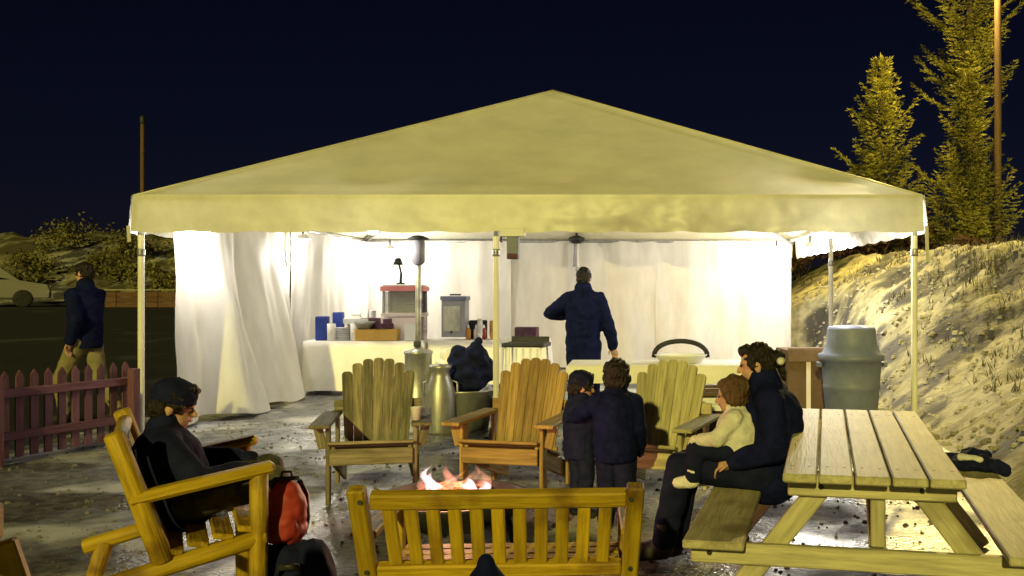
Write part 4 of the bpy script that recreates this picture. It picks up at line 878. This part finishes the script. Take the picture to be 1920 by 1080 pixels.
spots = [(20, 42, 1.2, 1.0, 'leftmost low shrub on the lit hillside above the parked car'), (70, 45, 1.3, 1.2, 'low shrub on the hillside above the front of the parked car'), (118, 49, 1.4, 1.5, 'low shrub on the crest of the lit hillside'),
         (200, 44, 1.2, 1.2, 'olive shrub on the hillside just right of the walking person'), (232, 47, 1.4, 1.5, 'olive shrub on the hillside left of the thin grey lamp post'), (292, 42, 1.3, 1.5, 'shrub seen between the left tent pole and the bunched sidewall')]
for i, (u, d, rx, rz, lab) in enumerate(spots): shrub('hill_shrub', lab, plant_at(u, d), rx, rz, .17, 1000, MT['olive_leaf'], 60 + i, SG)
for i, (u, d, rx, rz, lab) in enumerate([(1500, 23.5, 1.0, 1.75, 'dark russet shrub at the left end of the snow bank crest'), (1570, 23.0, 1.0, 1.7, 'russet shrub beyond the crest behind the right rear tent pole'),
                                        (1645, 23.0, 1.1, 1.5, 'russet shrub beyond the crest under the right end of the valance'), (1720, 24.5, 1.1, 1.2, 'russet shrub below the young spruce'), (1820, 20.5, .5, .5, 'small reddish shrub on top of the snow bank')]):
    shrub('bank_shrub', lab, plant_at(u, d), rx, rz, .13, 2600, MT['brown_leaf'], 80 + i, 'russet shrubs on the snow bank')

# light poles
b = plant_at(1871, 22.0)
t = thing('light_pole', 'tall light pole at the right edge, brightly lit near the top', 'light pole', b)
ph = height_to(-75, b); rod(t, 'pole', (0, 0, 0), (0, 0, ph), .085, MT['dark_brown'], .075, 14); rod(t, 'lamp_arm', (0, 0, ph - .1), (-.75, -.3, ph + .1), .035, MT['steel'])
box(t, 'lamp_head', (-.95, -.36, ph + .12), (.5, .22, .12), MT['grey_case'], R(22)); box(t, 'lens', (-.95, -.36, ph + .05), (.36, .16, .02), emit('sodium_lens', (1, .72, .22), 8.0), R(22))
point(t, (-.95, -.36, ph - .06), 1500, (1.0, .74, .22), .12)
sl = bpy.data.lights.new('lamp_light', 'SPOT'); sl.energy = 14000; sl.color = (1.0, .76, .26); sl.spot_size = R(62); sl.spot_blend = .6; sl.shadow_soft_size = .15
so = link(bpy.data.objects.new('lamp_light', sl), t); so.location = (-.95, -.36, ph - .02)
so.rotation_euler = (Vector((-.95, -.36, ph)) + b - Vector((3.9, 15.6, 1.2))).to_track_quat('Z', 'Y').to_euler()
b = plant_at(267, 30.0)
t = thing('lamp_post', 'thin unlit grey lamp post rising behind the left corner of the tent', 'lamp post', b); ph = height_to(232, b)
rod(t, 'post', (0, 0, 0), (0, 0, ph), .08, MT['dark_brown'], .06, 12); lathe(t, 'cap', [(.07, 0), (.085, .02), (.08, .22), (.03, .27), (0, .28)], MT['black'], (0, 0, ph), 12)

rg = random.Random(11); vs_, fs_ = [], []  # tufts added in bands to darken the bank with stripes of shade
for _ in range(5000):
    x = 3.6 + 7.5 * rg.random() ** .8; y = 7.5 + 15 * rg.random()
    if nz(x * .45, y * 1.7 - x * .4, 1) + .35 * nz(x * 2, y * 2, 3) > -.05 - .03 * (x - 4): continue
    z = bank_z(x, y)
    for q in range(5):
        a = rg.random() * 6.3; h = rg.uniform(.05, .16); l = rg.uniform(.02, .12); w = .008; px, py = -math.sin(a) * w, math.cos(a) * w; ox, oy = rg.uniform(-.05, .05), rg.uniform(-.05, .05); b = len(vs_)
        vs_ += [(x + ox - px, y + oy - py, z - .02), (x + ox + px, y + oy + py, z - .02), (x + ox + l * math.cos(a), y + oy + l * math.sin(a), z + h)]; fs_.append((b, b + 1, b + 2))
tag(mesh_obj('shade_grass', vs_, fs_, mat('dry_dark_grass', (.03, .026, .012), (.10, .085, .035), 3, rough=.9, bump=0, rnd=0)), 'dark dry grass added in stripes to shade the snow bank', 'grass', kind='stuff')
# low plank wall by the road
wall = thing('plank_wall', 'low red brown plank wall along the road below the hillside', 'wall', W(245, 575, 33.5)); wz = wall.location.z
wall.location.z = ground_z(wall.location.x, 33.5)
for k in range(3):
    for i in range(3): board(wall, 'plank', (-2.0 + i * 1.5, 0, .12 + k * .19), (-.52 + i * 1.5, 0, .12 + k * .19), .05, .175, MT['wall_brown'])
for i in range(4): board(wall, 'post', (-2.0 + i * 1.5, .08, -.1), (-2.0 + i * 1.5, .08, .68), .1, .1, MT['wall_brown'], (0, 1, 0))
board(wall, 'coping', (-2.1, 0, .66), (2.6, 0, .66), .16, .05, MT['grey_wood'])

# parked car, mostly outside the left edge
cz = ground_z(-25, 36)
car = thing('parked_car', 'pale parked car with dark windows cut off by the left edge', 'car', (-24.6, 34.9, cz), R(34))
prof = [(2.2, .35), (2.24, .62), (2.15, .86), (1.25, 1.02), (.65, 1.50), (-1.45, 1.58), (-2.05, 1.15), (-2.2, .95), (-2.22, .38)]
def loft(par, name, pr, hw, m, inset=.0):
    n = len(pr); rows = [(-hw, .93), (-hw * .93, 1.0), (hw * .93, 1.0), (hw, .93)]; vs = []
    cxm = sum(a for a, _ in pr) / n; czm = sum(c for _, c in pr) / n
    for y, k in rows:
        for (x, z) in pr: tuck = .16 * max(0, z - .95) * (1 if y < 0 else -1) * (1 if abs(y) > hw * .9 else 1); vs.append((cxm + (x - cxm) * (.97 + .03 * (k - .93) / .07), y + tuck, czm + (z - czm) * (.97 + .03 * (k - .93) / .07)))
    fs = [(j * n + i, j * n + (i + 1) % n, (j + 1) * n + (i + 1) % n, (j + 1) * n + i) for j in range(3) for i in range(n)] + [tuple(range(n)), tuple(range(3 * n, 4 * n))[::-1]]
    return mesh_obj(name, vs, fs, m, par)
loft(car, 'car_body', prof, .88, MT['car_paint'])
for xs in ((.55, 1.42, 1.06, 1.02), (-.62, 1.47, -.62, 1.03)): pass
for q in ([(-.1, 1.05), (1.02, 1.05), (.60, 1.44), (-.1, 1.47)], [(-1.25, 1.05), (-.2, 1.05), (-.2, 1.47), (-1.25, 1.50)]):
    ys = [-.87 + .16 * max(0, z - .95) - .004 for _, z in q]
    mesh_obj('side_window', [(x, y, z) for (x, z), y in zip(q, ys)] + [(x, y + .02, z) for (x, z), y in zip(q, ys)], [(0, 1, 2, 3), (7, 6, 5, 4), (0, 4, 5, 1), (1, 5, 6, 2), (2, 6, 7, 3), (3, 7, 4, 0)], MT['car_glass'], car)
for x in (1.33, -1.4):
    for s in (-1, 1):
        w = lathe(car, 'wheel', [(0.0, -.10), (.22, -.11), (.31, -.10), (.34, -.06), (.34, .06), (.31, .10), (.22, .11), (0, .10)], MT['tyre'], (x, s * .80, .34), 22); w.rotation_euler = (R(90), 0, 0)
        lathe(w, 'rim', [(0, .125 * s * -1 * -1), (.10, .122 * s), (.19, .118 * s), (.205, .112 * s)], MT['steel'], (0, 0, 0), 16)
for s in (-1, 1): box(car, 'headlight', (2.17, s * .62, .74), (.09, .34, .15), MT['white_plastic'])
box(car, 'bumper', (2.24, 0, .45), (.10, 1.6, .18), MT['grey_plastic']); box(car, 'door_handle', (.05, -.885, .93), (.18, .03, .03), MT['steel'])
